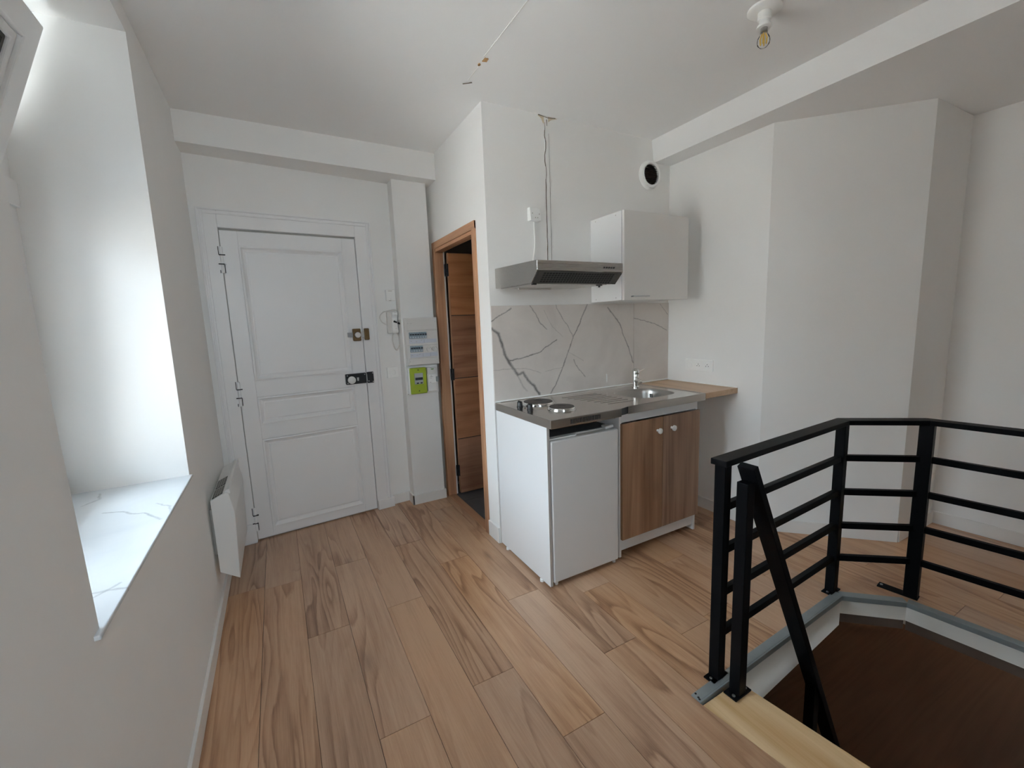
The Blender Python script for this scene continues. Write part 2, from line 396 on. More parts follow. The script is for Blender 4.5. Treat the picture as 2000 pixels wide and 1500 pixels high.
# ------------------------------------------------------------------ floor
def clip(poly, n, d, keep_inside):
    """keep the part of a 2D polygon with n.p <= d (inside) or >= d"""
    out = []; s = 1 if keep_inside else -1
    for i in range(len(poly)):
        a, b = poly[i], poly[(i+1) % len(poly)]
        fa = s*(n[0]*a[0]+n[1]*a[1]-d); fb = s*(n[0]*b[0]+n[1]*b[1]-d)
        if fa <= 0: out.append(a)
        if (fa < 0 < fb) or (fb < 0 < fa):
            t = fa/(fa-fb); out.append((a[0]+(b[0]-a[0])*t, a[1]+(b[1]-a[1])*t))
    return out
def area(p): return abs(sum(p[i][0]*p[(i+1) % len(p)][1]-p[(i+1) % len(p)][0]*p[i][1] for i in range(len(p)))/2) if len(p) > 2 else 0
def edges(cv):
    c = (sum(p[0] for p in cv)/len(cv), sum(p[1] for p in cv)/len(cv)); out = []
    for i in range(len(cv)):
        a, b = cv[i], cv[(i+1) % len(cv)]; n = (b[1]-a[1], a[0]-b[0]); d = n[0]*a[0]+n[1]*a[1]
        if n[0]*c[0]+n[1]*c[1] > d: n = (-n[0], -n[1]); d = -d
        out.append((n, d))
    return out
def subtract(poly, cv):
    res = []; cur = poly
    for n, d in edges(cv):
        o = clip(cur, n, d, False)
        if area(o) > 1e-5: res.append(o)
        cur = clip(cur, n, d, True)
        if area(cur) < 1e-6: break
    return res
BATH = [(0.012, 0.0), (3, 0.0), (3, 3), (0.012, 3)]
def floor_pieces(poly, holes):
    ps = [poly]
    for h in holes:
        q = []
        for p in ps: q += subtract(p, h)
        ps = q
    return ps
OPEN2 = [(.02, -1.37), (1.172, -1.290), (1.40, -1.502), (1.565, -2.84), (.243, -2.84)]
b = B()
for p in floor_pieces([(XL-.02, YB), (XR+.1, YB), (XR+.1, 1.05), (XL-.02, 1.05)], [OPEN2, BATH]): b.prism(p, -.10, -.0085, 2)
FLOOR = struct('floor', b, M_sub)
PW, PL, GAP = .1772, 1.215, .0009
JOINT = {0: -.93, 1: .25, 2: -.278, 3: .286, 4: -.256, 5: -.895, 6: -1.235, 7: -.517, 8: -1.027, 9: -.664}
for k in range(-2, 23):
    x0, x1 = -1.29 + (k-1)*PW + GAP, -1.29 + k*PW - GAP
    x0, x1 = max(x0, XL+.001), min(x1, XR+.05)
    if x1-x0 < .01: continue
    j = JOINT.get(k, random.uniform(-1.2, 0))
    y = j
    while y > YB: y -= PL
    while y < 1.03:
        a, c = max(y+GAP, YB+.001), min(y+PL-GAP, 1.03); y += PL
        if c-a < .01: continue
        ps = floor_pieces([(x0, a), (x1, a), (x1, c), (x0, c)], [OPEN, BATH])
        if not ps: continue
        b = B()
        for p in ps: b.prism(p, -.0085, 0.0, 2)
        mk('plank', b, M_floor, FLOOR)

# ------------------------------------------------------------------ walls
TW = .44
yf = lambda z: -.144 + (z-.793)*.033        # far window jamb leans a little
yn = lambda z: -1.182 - (z-.818)*.036
b = B()
xo = XL-TW
b.box(xo, XL, YB-.1, 1.1, -.0084, WZ0)
b.box(xo, XL, YB-.1, 1.1, WZ1, 2.75)
b.hex([(xo, yf(WZ0), WZ0), (XL, yf(WZ0), WZ0), (XL, 1.1, WZ0), (xo, 1.1, WZ0), (xo, yf(WZ1), WZ1), (XL, yf(WZ1), WZ1), (XL, 1.1, WZ1), (xo, 1.1, WZ1)])
b.hex([(xo, YB-.1, WZ0), (XL, YB-.1, WZ0), (XL, yn(WZ0), WZ0), (xo, yn(WZ0), WZ0), (xo, YB-.1, WZ1), (XL, YB-.1, WZ1), (XL, yn(WZ1), WZ1), (xo, yn(WZ1), WZ1)])
struct('wall_left', b, M_wall)
# wall behind the entrance door (turned a little), with the door's hole
def dwpt(x, off): return (x - off*math.sin(ANG)*-1*0, DW(x) - off)
b = B()
def dwbox(b, x0, x1, z0, z1, o0, o1):
    """box on the door wall: o0..o1 are distances in front of it (negative: behind)"""
    b.hex([(x0, DW(x0)-o1, z0), (x1, DW(x1)-o1, z0), (x1, DW(x1)-o0, z0), (x0, DW(x0)-o0, z0),
           (x0, DW(x0)-o1, z1), (x1, DW(x1)-o1, z1), (x1, DW(x1)-o0, z1), (x0, DW(x0)-o0, z1)]); return b
dwbox(b, XL-.05, -1.36, 0, 2.7, -.12, 0); dwbox(b, -.545, .08, 0, 2.7, -.12, 0); dwbox(b, -1.36, -.545, 2.0, 2.7, -.12, 0)
dwbox(b, -1.36, -.545, 0, 2.0, -.12, -.05)
struct('wall_entrance', b, M_wall)
b = B().box(-.290, -.044, .885, 1.02, 0, 2.40); struct('pillar', b, M_wall, .002)
# bathroom partition (plane X = 0) with doorway
b = B()
b.box(0, .075, .075, .165, 0, 2.62); b.box(0, .075, .165, .90, 1.945, 2.62); b.box(0, .075, .90, 1.2, 0, 2.62)
struct('wall_bathroom', b, M_wall)
b = B().box(.0, 1.52, 0, .075, 0, 2.62); WK = struct('wall_kitchen', b, M_wall)
b = B().prism([(XK, 0.05), (XK, -.728), E2, (E2[0]+.1, E2[1]+.12), (XK+.14, 0.05)], 0, 2.62, 2)
struct('wall_chimney', b, M_wall)
b = B().prism([E2, F2, (F2[0]+.1, F2[1]+.1), (E2[0]+.05, E2[1]+.1)], 0, 2.62, 2); struct('wall_alcove', b, M_wall)
b = B().prism([(2.452, -1.2), (2.452, -1.258), (2.60, YB-.1), (2.72, YB-.1), (2.60, -1.2)], 0, 2.62, 2); struct('wall_right', b, M_wall)
VX0, VX1, VZ0, VZ1 = -1.28, -.66, 1.15, 2.40
b = B(); b.box(xo, VX0, YB-.46, YB, 0, 2.7); b.box(VX1, 2.75, YB-.46, YB, 0, 2.7); b.box(VX0, VX1, YB-.46, YB, 0, VZ0); b.box(VX0, VX1, YB-.46, YB, VZ1, 2.7)
struct('wall_back', b, M_wall)
# ceiling: main part, lowered part right of the step
b = B()
b.box(xo, 1.50, YB-.1, 1.15, ZC, ZC+.12)
b.hex([(1.300, YB-.1, ZB), (2.80, YB-.1, ZB), (2.80, .08, ZB), (1.300, .08, ZB), (1.267, YB-.1, ZC+.12), (2.80, YB-.1, ZC+.12), (2.80, .08, ZC+.12), (1.267, .08, ZC+.12)])
CEIL = struct('ceiling', b, M_ceil)
# boxed-in beam over the entrance door
b = B().hex([(XL, .738, 2.393), (.01, .785, 2.378), (.01, 1.06, 2.378), (XL, 1.0, 2.393), (XL, .738, 2.57), (.01, .785, 2.57), (.01, 1.06, 2.57), (XL, 1.0, 2.57)])
struct('trim_1', b, M_wall)

# old marks in the plaster of the kitchen wall and ceiling
b = B().prism([(.408, 1.70), (.434, 1.70), (.434, 2.50), (.432, 2.552), (.403, 2.552), (.406, 2.45)], -.0025, 0.001, 1)
mk('plaster_strip', b, M_wall, WK)
def ribbon(pts, w0, axis_n, t):
    """thin irregular ribbon lying on a plane; pts 3D, axis_n the plane's normal"""
    bb = B(); n_ = Vector(axis_n); L_ = []; R_ = []
    P = [Vector(p) for p in pts]
    for i, p in enumerate(P):
        d = (P[min(i+1, len(P)-1)]-P[max(i-1, 0)]).normalized(); sd = d.cross(n_).normalized(); w_ = w0*random.uniform(.6, 1.4)
        L_.append(p-sd*w_/2); R_.append(p+sd*w_/2)
    vs = L_+R_+[v+n_*t for v in L_]+[v+n_*t for v in R_]; k = len(P)
    for i in range(k-1):
        bb.add([vs[i], vs[i+1], vs[k+i+1], vs[k+i], vs[2*k+i], vs[2*k+i+1], vs[3*k+i+1], vs[3*k+i]], [(0, 1, 2, 3), (4, 7, 6, 5), (0, 4, 5, 1), (2, 6, 7, 3), (0, 3, 7, 4), (1, 5, 6, 2)])
    return bb
pts = [(.4075+random.uniform(-.0015, .0015)+(.0045 if 2.2 < z < 2.45 else 0)*math.sin(z*40), -.0001, z) for z in [1.69+.036*i for i in range(24)]]
mk('wall_crack', ribbon(pts, .0035, (0, -1, 0), .0032), M_crack, WK)
pts = [(.4345, -.0001, 1.69+.07*i) for i in range(12)]
mk('wall_crack', ribbon(pts, .0016, (0, -1, 0), .0028), M_crack, WK)
mk('plaster_patch', B().prism([(.36, 2.552), (.385, 2.536), (.40, 2.510), (.43, 2.520), (.455, 2.538), (.50, 2.552)], -.0018, .001, 1), M_stain, WK)
mk('wall_crack', ribbon([(.365, -.001, 2.5525), (.40, -.001, 2.549), (.43, -.001, 2.545), (.485, -.001, 2.5515)], .004, (0, -1, 0), .003), M_crack, WK)
mk('wall_crack', ribbon([(.421, -.001, 2.535), (.423, -.001, 2.50)], .0035, (0, -1, 0), .003), M_crack, WK)
b = B().bar((-.141, -1.5, ZC-.001), (-.150, -.36, ZC-.001), .006, .0018); b.bar((-.140, -.305, ZC-.001), (-.142, -.16, ZC-.001), .005, .0014)
mk('ceiling_seam', b, plain('fresh_filler', (.84, .83, .81, 1), .9), CEIL)
def blob(c, r, n=11, t=.004):
    return [(c[0]+r*random.uniform(.55, 1.25)*math.cos(2*math.pi*i/n), c[1]+1.5*r*random.uniform(.55, 1.25)*math.sin(2*math.pi*i/n)) for i in range(n)]
mk('torn_plaster', B().prism(blob((-.136, -.345), .012), ZC-.004, ZC+.001, 2), M_torn, CEIL)
mk('torn_plaster', B().prism(blob((-.147, -.302), .007), ZC-.004, ZC+.001, 2), M_torn, CEIL)
mk('ceiling_crack', ribbon([(-.155, -.12, ZC-.002), (-.135, -.135, ZC-.002), (-.118, -.15, ZC-.002)], .006, (0, 0, -1), .002), M_crack, CEIL)

# baseboards
BH = .075
def board(name, p, q, th=.012, h=BH):
    """baseboard along the wall line p-q; its thickness lies to the right of p->q"""
    p, q = Vector((*p, 0)), Vector((*q, 0)); d = (q-p).normalized(); s_ = Vector((d.y, -d.x, 0))*th
    b = B().hex([p, q, q+s_, p+s_, p+Vector((0, 0, h)), q+Vector((0, 0, h)), q+s_+Vector((0, 0, h)), p+s_+Vector((0, 0, h))])
    return struct(name, b, M_base, .0015)
board('baseboard_left', (XL, YB), (XL, .90))
board('baseboard_entrance', (-.425, DW(-.425)), (-.290, DW(-.290)))
b = B(); b.box(-.302, -.290, .873, 1.0, 0, BH); b.box(-.302, -.032, .873, .885, 0, BH); b.box(-.044, -.032, .885, 1.02, 0, BH)
struct('baseboard_pillar', b, M_base, .0015)
b = B().box(-.011, 0, .002, .142, 0, .10); struct('baseboard_bathroom', b, M_base, .0015)
board('baseboard_kitchen', (XK, -.001), (XK, -.724), h=.078)
board('baseboard_chimney', (XK, -.728), E2, h=.078)
board('baseboard_alcove', E2, F2, h=.078)
board('baseboard_right', F2, (2.60, YB), h=.078)

# ------------------------------------------------------------------ window
W1 = T('window_1', (0, 0, 0), kind='structure')
FX0, FX1 = xo+.01, xo+.075
zs = .797
b = B()
y0, y1 = yn(WZ1)-.0, yf(WZ1)+.0
b.box(FX0, FX1, y0, y0+.09, zs-.01, WZ1); b.box(FX0, FX1, y1-.13, y1, zs-.01, WZ1); b.box(FX0, FX1, y0, y1, WZ1-.07, WZ1)
b.box(FX0, FX1, y0, y1, zs-.01, zs+.05); b.box(FX0, FX1+.012, y0, y1, 1.815, 1.905)
W1.part('window_frame', b, M_doorp, .004)
ym = (y0+y1)/2
for a, c in ((y0+.09, ym), (ym, y1-.12)):
    b = B(); x0, x1, z0, z1 = FX0+.005, FX1+.012, zs+.05, 1.815
    b.box(x0, x1, a, a+.03, z0, z1); b.box(x0, x1, c-.03, c, z0, z1); b.box(x0, x1, a+.03, c-.03, z0, z0+.05); b.box(x0, x1, a+.03, c-.03, z1-.05, z1)
    s_ = W1.part('window_sash', b, M_doorp, .003)
    W1.part('pane', B().box(x0+.03, x0+.034, a+.028, c-.028, z0+.045, z1-.045), M_glass, under=s_)
W1.part('sky_blocker', B().box(xo-.24, xo-.005, y0-.05, y1+.05, 2.14, 2.52), plain('grey_sky_blocker', (.30, .31, .30, 1), .6), .004)  # added outside box, unseen, keeps sky light off the upper jamb
# top light, tilted into the room
hx, hz = -1.836, 1.885
tx, tz = -1.660, 2.372
L_ = math.hypot(tx-hx, tz-hz); ud = Vector(((tx-hx)/L_, 0, (tz-hz)/L_)); nd = Vector((ud.z, 0, -ud.x))     # nd points into the room
def tl(u, y, n): return Vector((hx, y, hz)) + ud*u + nd*n
def tbox(b, u0, u1, ya, yb_, n0, n1):
    return b.hex([tl(u0, ya, n0), tl(u0, yb_, n0), tl(u0, yb_, n1), tl(u0, ya, n1), tl(u1, ya, n0), tl(u1, yb_, n0), tl(u1, yb_, n1), tl(u1, ya, n1)])
ya, yb_ = y0+.085, -.190
b = B(); fw = .085
def mitred(b, i0, i1, n0, n1):
    """four mitred bars of a rectangular frame, i0..i1 in from the sash's edge"""
    o = [(i0, ya+i0), (L_-i0, ya+i0), (L_-i0, yb_-i0), (i0, yb_-i0)]; q = [(i1, ya+i1), (L_-i1, ya+i1), (L_-i1, yb_-i1), (i1, yb_-i1)]
    vs = [tl(u, y, n) for n in (n0, n1) for ring_ in (o, q) for u, y in ring_]; fs = []
    for k in range(4):
        j = (k+1) % 4; fs += [(k, j, 4+j, 4+k), (8+k, 12+k, 12+j, 8+j), (k, 8+k, 8+j, j), (4+k, 4+j, 12+j, 12+k)]
    return b.add(vs, fs)
mitred(b, 0, fw, -.05, 0)
SASH = W1.part('window_sash', b, M_doorp, .006, label='top light tilted into the room')
b = B(); c_ = .03
mitred(b, fw, fw+c_, -.045, -.012)
W1.part('glazing_bead', b, M_doorp, .006, under=SASH)
b = B(); g_ = .012; i0 = fw+c_
mitred(b, i0, i0+g_, -.034, -.022)
W1.part('gasket', b, M_gasket, under=SASH)
b = B(); tbox(b, i0, L_-i0, ya+i0, yb_-i0, -.030, -.026); W1.part('pane', b, M_glass, under=SASH)
b = B().box(xo+.02, XL+.010, -1.212, -.128, WZ0, zs)
W1.part('window_sill', b, M_sill, .002, label='pale marble-look sill slab')
b = B(); b.box(-60, -2.05, -60, 40, -3.3, -3.2); b.box(-2.05, 40, -60, -5.2, -3.3, -3.2); struct('ground', b, M_out)
b = B().box(-10.6, -10.0, -60, 40, -3.3, 2.6); struct('wall_opposite', b, plain('pale_render', (.24, .24, .235, 1), .9))  # unseen facade, added low and dull to cut light on the right side
W2 = T('fill_window', (0, 0, 0), kind='structure')  # added window behind the camera, unseen, fills in light from the back
b = B(); fy0, fy1 = YB-.44, YB-.38
b.box(VX0, VX0+.06, fy0, fy1, VZ0, VZ1); b.box(VX1-.06, VX1, fy0, fy1, VZ0, VZ1); b.box(VX0+.06, VX1-.06, fy0, fy1, VZ0, VZ0+.07); b.box(VX0+.06, VX1-.06, fy0, fy1, VZ1-.07, VZ1); b.box((VX0+VX1)/2-.04, (VX0+VX1)/2+.04, fy0, fy1, VZ0+.07, VZ1-.07)
W2.part('window_frame', b, M_doorp, .004)
for xa, xb in ((VX0+.06, (VX0+VX1)/2-.04), ((VX0+VX1)/2+.04, VX1-.06)): W2.part('pane', B().box(xa, xb, YB-.412, YB-.408, VZ0+.07, VZ1-.07), M_glass)

# ------------------------------------------------------------------ entrance door (own frame: x along the wall, -y into the room)
def door_part(root, name, b, mat, bevel=0.0, label=None, under=None):
    o = mk(name, b, mat, under or root, bevel)
    if label: o['label'] = label
    return o
D1 = thing('door_1', (0, D0, 0), ANG); D1['kind'] = 'structure'
XA, XB_, ZT = -1.345, -.556, 1.988
b = B()
b.box(-1.4425, XA, -.030, .004, 0, ZT+.1055); b.box(XB_, -.4495, -.030, .004, 0, ZT+.1055); b.box(XA, XB_, -.030, .004, ZT, ZT+.1055)
door_part(D1, 'door_frame', b, M_doorp, .003)
b = B()
for o_, w_, d_ in ((-.0005, .010, .040), (.017, .014, .036)):
    xa, xb, zt = -1.443+o_, -.449-o_, ZT+.106-o_
    b.box(xa, xa+w_, -d_, .003, 0, zt); b.box(xb-w_, xb, -d_, .003, 0, zt); b.box(xa+w_, xb-w_, -d_, .003, zt-w_, zt)
door_part(D1, 'architrave', b, M_doorp, .003)
b = B().box(-.554, -.430, -.046, -.002, 0, .075); b.box(-1.445, -1.347, -.046, -.002, 0, .13); door_part(D1, 'plinth_block', b, M_doorp, .003)
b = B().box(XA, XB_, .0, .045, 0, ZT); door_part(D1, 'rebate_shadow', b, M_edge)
LX0, LX1, LZ0, LZ1 = XA+.004, XB_-.003, .010, ZT-.012
PN = [(1.056, 1.890), (.768, .950), (.066, .673)]
PX0, PX1 = -1.250, -.647
b = B(); yf_, yk = -.018, -.0005
b.box(LX0, PX0, yf_, yk, LZ0, LZ1); b.box(PX1, LX1, yf_, yk, LZ0, LZ1)
zz = [LZ0, PN[2][0], PN[2][1], PN[1][0], PN[1][1], PN[0][0], PN[0][1], LZ1]
for i in range(0, 8, 2): b.box(PX0, PX1, yf_, yk, zz[i], zz[i+1])
LEAF = door_part(D1, 'door_leaf', b, M_doorp, .002)
for z0, z1 in PN:
    b = B()
    def ring(x0, x1, a, c, y): return [(x0, y, a), (x1, y, a), (x1, y, c), (x0, y, c)]
    lv = [(0, yf_-.004), (.010, yf_-.006), (.020, yf_+.004), (.030, yf_+.010), (.034, yf_+.010), (.040, yf_+.006)]
    vs = []
    for d_, y in lv: vs += ring(PX0+d_, PX1-d_, z0+d_, z1-d_, y)
    fs = [(4*i+k, 4*i+(k+1) % 4, 4*i+4+(k+1) % 4, 4*i+4+k) for i in range(len(lv)-1) for k in range(4)]
    n_ = 4*(len(lv)-1); fs.append((n_, n_+1, n_+2, n_+3))
    b.add(vs, fs); door_part(D1, 'door_panel', b, M_doorp, under=LEAF)
for z in (1.80, .985, .155):
    b = B(); 
    for k in range(3): b.lathe([(.008, 0), (.009, .003), (.009, .047), (.008, .05)], (XA+.003, -.034, z-.078+.052*k), n=12)
    b.box(XA-.016, XA+.003, -.036, -.030, z-.078, z-.026); b.box(XA+.003, XA+.022, -.036, -.018, z-.024, z+.028); b.box(XA-.016, XA+.003, -.036, -.030, z+.030, z+.078)
    h_ = door_part(D1, 'hinge', b, M_doorp)
    b = B(); b.box(XA-.017, XA+.013, -.0445, -.034, z-.0275, z-.0225); b.box(XA-.010, XA+.022, -.0445, -.034, z+.0262, z+.0312); b.box(XA+.012, XA+.0155, -.0380, -.016, z-.075, z-.028); b.box(XA-.0125, XA-.009, -.0372, -.029, z+.03, z+.078); b.box(XA-.0125, XA-.009, -.0372, -.029, z-.078, z-.060)
    door_part(D1, 'hinge_gap', b, M_dark, under=h_)
# black rim lock with porcelain knob
b = B().box(-.704, -.563, -.046, yf_, .972, 1.046); LK = door_part(D1, 'rim_lock', b, M_blkmetal, .005, 'black rim lock with white knob')
b = B().lathe([(.010, 0), (.010, .012), (.020, .016), (.027, .028), (.025, .040), (.014, .049), (0, .051)], (-.672, -.046, 1.006), (0, -1, 0)); door_part(D1, 'knob', b, M_porc, under=LK, label='white porcelain knob')
b = B().prism([(-.630, 1.018), (-.616, 1.018), (-.618, .994), (-.628, .994)], -.0485, -.045, 1); door_part(D1, 'keyhole_cover', b, M_screw, under=LK)
b = B()
for x, z in ((-.694, 1.036), (-.694, .982), (-.574, 1.036)): b.lathe([(.0035, 0), (.0035, .002)], (x, -.046, z), (0, -1, 0), 8)
door_part(D1, 'screw', b, M_screw, under=LK)
b = B().box(-.557, -.512, -.052, -.030, .970, 1.050); KP = door_part(D1, 'lock_keep', b, M_blkmetal, .004)
b = B()
for x, z in ((-.519, 1.041), (-.519, .979), (-.550, .985)): b.lathe([(.004, 0), (.004, .002)], (x, -.052, z), (0, -1, 0), 8)
door_part(D1, 'screw', b, M_screw, under=KP)
b = B().box(-.563, -.557, -.046, -.036, .985, 1.035); door_part(D1, 'lock_bolt', b, M_screw, under=LK)
# brass night latch
b = B().box(-.628, -.574, -.046, yf_, 1.276, 1.362); NL = door_part(D1, 'night_latch', b, M_brass, .006, 'brass night latch with pale knob')
b = B().box(-.662, -.628, -.034, yf_, 1.304, 1.336); door_part(D1, 'latch_bar', b, plain('grey_latch_bar', (.36, .36, .36, 1), .5, metal=.4), under=NL)
b = B().box(-.574, -.552, -.040, -.030, 1.300, 1.340); door_part(D1, 'latch_bolt', b, M_screw, under=NL)
b = B().lathe([(.019, 0), (.020, .012), (.018, .022), (.010, .026), (0, .027)], (-.600, -.046, 1.318), (0, -1, 0)); door_part(D1, 'turn_knob', b, M_plastg, under=NL)
b = B().lathe([(.023, 0), (.023, .005)], (-.600, -.046, 1.318), (0, -1, 0)); door_part(D1, 'rosette', b, plain('dark_brass', sr(70, 56, 40), .5, metal=.5), under=NL)
b = B().box(-.552, -.518, -.056, -.030, 1.280, 1.362); LKP = door_part(D1, 'latch_keep', b, M_brass, .006)

# small fittings on the wall right of the door (same turned frame)
def wall_thing(name, label, cat, group=None):
    o = thing(name, (0, D0, 0), ANG); return tag(o, label, cat, group)
t = wall_thing('chime_box', 'small square white box on the wall right of the white door, above the intercom', 'wall box')
mk('housing', B().box(-.370, -.304, -.034, -.001, 1.556, 1.634), M_plast, t, .004)
b = B().box(-.355, -.325, -.0348, -.033, 1.622, 1.625); b.box(-.352, -.335, -.0348, -.033, 1.552, 1.556); b.lathe([(.002, 0), (.002, .001)], (-.338, -.034, 1.566), (0, -1, 0), 8)
mk('slot', b, M_edge, t)
t = wall_thing('intercom_phone', 'white intercom with handset and curled cord, right of the white door', 'intercom')
mk('back_plate', B().box(-.374, -.302, -.026, -.001, 1.318, 1.474), M_plastg, t, .004)
hs_ = mk('handset', B().prism([(-.026, 1.322), (-.052, 1.318), (-.060, 1.335), (-.048, 1.36), (-.046, 1.43), (-.060, 1.452), (-.056, 1.474), (-.026, 1.474)], -.344, -.304, 0), M_plast, t, .005)
b = B()
for z in (1.466, 1.352, 1.448): b.box(-.330, -.314, -.0612, -.0585, z, z+.0015)
mk('slot', b, M_edge, hs_)
cp = spline([(-.338, -.030, 1.316), (-.345, -.026, 1.27), (-.335, -.024, 1.215), (-.318, -.024, 1.194), (-.298, -.024, 1.215), (-.290, -.026, 1.27), (-.310, -.036, 1.318)], 26)
hel = []
for i, p in enumerate(cp):
    d = (cp[min(i+1, len(cp)-1)]-cp[max(i-1, 0)]).normalized(); u = d.cross(Vector((0, 1, 0))).normalized(); v_ = Vector((0, -1, 0)); a = i*1.25
    hel.append(p + (u*math.cos(a)+v_*math.sin(a))*.0045)
mk('coiled_cord', B().tube(hel, .0022, 6), M_plastg, t)
t = tag(thing('antenna_lead', (0, D0, 0), ANG), 'thin white lead with black plug looped over the intercom', 'cable')
mk('lead', B().tube(spline([(-.272, -.012, 1.478), (-.31, -.014, 1.490), (-.36, -.016, 1.484), (-.402, -.016, 1.470), (-.424, -.016, 1.440), (-.412, -.016, 1.405), (-.383, -.018, 1.385)], 8), .0032, 8), M_plastg, t)
mk('lead', B().tube(spline([(-.275, -.012, 1.486), (-.34, -.020, 1.480), (-.392, -.02, 1.478), (-.41, -.02, 1.462)], 8), .0028, 8), M_plastg, t)
b = B().tube([(-.340, -.066, 1.405), (-.318, -.068, 1.396)], [.007, .0055], 10); b.tube([(-.312, -.068, 1.392), (-.290, -.070, 1.384)], [.0075, .006], 10)
mk('plug', b, M_blk, t); mk('plug_tip', B().tube([(-.318, -.068, 1.396), (-.312, -.068, 1.392)], .003, 8), M_screw, t); mk('plug_pin', B().tube([(-.290, -.070, 1.384), (-.282, -.070, 1.382)], .003, 8), M_screw, t)
def socket_face(root, name, c, nrm, r=.020, pins=True, under=None):
    b = B().lathe([(r+.002, 0), (r+.002, .003), (r, .003), (r-.001, .0006), (.0, .0005)], c, nrm, 24)
    o = mk(name, b, M_plast, root)
    if pins:
        n_ = Vector(nrm); sd = n_.cross(Vector((0, 0, 1))).normalized(); b = B()
        for a, z in ((-.0095, .002), (.0095, .002), (0, .011)): b.lathe([(.0028, 0), (.0028, .0022)], Vector(c)+sd*a+Vector((0, 0, z-.003)), nrm, 8)
        mk('pin_hole', b, M_dark, o)
    return o
t = wall_thing('wall_outlet', 'square white single outlet beside the white door frame, low and level with its black lock', 'outlet')
mk('cover_plate', B().box(-.400, -.318, -.011, -.001, .985, 1.067), M_plast, t, .003)
socket_face(t, 'socket_well', (-.359, -.011, 1.026), (0, -1, 0), .021, False)
# ------------------------------------------------------------------ fittings on the pillar
PY = .885
t = T('fuse_box', (-.157, PY, 1.078), 'large white fuse box with two rows of breakers on the pillar', 'fuse box')
t.part('case', B().box(-.279, -.040, PY-.058, PY-.001, 1.078, 1.424), M_plastg, .004)
FY = PY-.058
b = B()
for z0, z1 in ((1.336, 1.418), (1.224, 1.232), (1.084, 1.128)): b.box(-.270, -.046, FY-.006, FY+.001, z0, z1)
t.part('cover', b, M_plastg, .002)
b = B()
for z in (1.330, 1.227): b.box(-.272, -.045, FY-.0012, FY+.001, z, z+.0022)
for x, z in ((-.262, 1.385), (-.058, 1.392), (-.262, 1.108), (-.06, 1.112)): b.lathe([(.0022, 0), (.0022, .001)], (x, FY-.006, z), (0, -1, 0), 8)
b.box(-.248, -.232, FY-.0068, FY-.005, 1.382, 1.384); t.part('cover_gap', b, M_edge)
def breakers(x0, n, z0, z1):
    for k in range(n):
        xa = x0+k*.0186
        o = t.part('breaker', B().box(xa, xa+.0178, FY-.012, FY, z0, z1), M_brk, .001)
        t.part('toggle', B().box(xa+.003, xa+.0148, FY-.022, FY-.011, z0+.024, z0+.034), plain('dark_toggle', sr(52, 56, 66), .4) if k == 0 and z0 > 1.25 else bpy.data.materials['dark_toggle'], under=o)
        t.part('breaker_print', B().box(xa+.004, xa+.0138, FY-.0126, FY-.0115, z0+.006, z0+.012), M_paperl, under=o)
breakers(-.258, 7, 1.274, 1.320)
breakers(-.256, 5, 1.176, 1.220)
for xa, xb, z0, z1 in ((-.258, -.150, 1.238, 1.268), (-.149, -.055, 1.240, 1.268), (-.256, -.165, 1.136, 1.166), (-.164, -.108, 1.138, 1.166), (-.107, -.050, 1.140, 1.168)):
    t.part('label_strip', B().box(xa, xb, FY-.005, FY, z0, z1), M_paperl, .001)
b = B()
for k, z in ((0, 1.255), (2, 1.250), (4, 1.258), (0, 1.152), (2, 1.150), (3, 1.156)): b.box(-.250+k*.019, -.240+k*.019, FY-.0056, FY-.004, z, z+.003)
t.part('label_print', b, M_edge)
for x in (-.113, -.071):
    t.part('socket_module', B().lathe([(.020, 0), (.020, .008), (.0165, .008), (.0155, .001), (0, .0008)], (x, FY, 1.192), (0, -1, 0), 24), M_plastg)
    t.part('socket_pin', B().lathe([(.0025, 0), (.0025, .006)], (x, FY, 1.198), (0, -1, 0), 8), M_screw)
t = T('electricity_meter', (-.17, PY, .858), 'lime green electricity meter under the fuse box', 'meter')
t.part('mounting_plate', B().box(-.288, -.046, PY-.018, PY-.001, .858, 1.072), M_plast, .002)
t.part('meter_case', B().box(-.284, -.152, PY-.062, PY-.018, .866, 1.060), M_plast, .004)
mf = PY-.062
t.part('meter_cover', B().box(-.274, -.150, mf-.010, mf+.030, .868, 1.060), M_green, .006)
t.part('display_surround', B().box(-.243, -.178, mf-.014, mf-.009, .940, 1.022), M_lcdg, .003)
t.part('display', B().box(-.238, -.182, mf-.0155, mf-.013, .971, .990), M_lcd)
b = B().box(-.229, -.214, mf-.017, mf-.013, .944, .953); b.box(-.201, -.186, mf-.017, mf-.013, .944, .953); t.part('button', b, M_dark)
b = B()
for x, z in ((-.212, 1.045), (-.212, .890)): b.lathe([(.005, 0), (.005, .0012)], (x, mf-.010, z), (0, -1, 0), 10)
t.part('screw', b, plain('olive_screw', sr(70, 80, 30), .5))
b = B()
for x, z in ((-.282, .866), (-.160, .872)): b.lathe([(.004, 0), (.004, .002)], (x, PY-.018-.044 if x > -.2 else PY-.019, z), (0, -1, 0), 8)
t.part('plate_screw', b, M_edge)
t = T('main_breaker', (-.104, PY, .874), 'tall white main breaker beside the lime green meter', 'breaker')
bf = PY-.060
t.part('case', B().box(-.140, -.070, bf+.006, PY-.019, .876, 1.056), M_plast, .003)
t.part('front_block', B().box(-.136, -.074, bf-.008, bf+.007, .935, 1.004), M_plast, .003)
t.part('cover_flap', B().box(-.139, -.071, bf, bf+.008, 1.008, 1.056), M_plastg, .002)
t.part('lever', B().box(-.080, -.064, bf-.024, bf-.006, .948, .985), plain('grey_lever', (.35, .36, .35, 1), .5), .003)
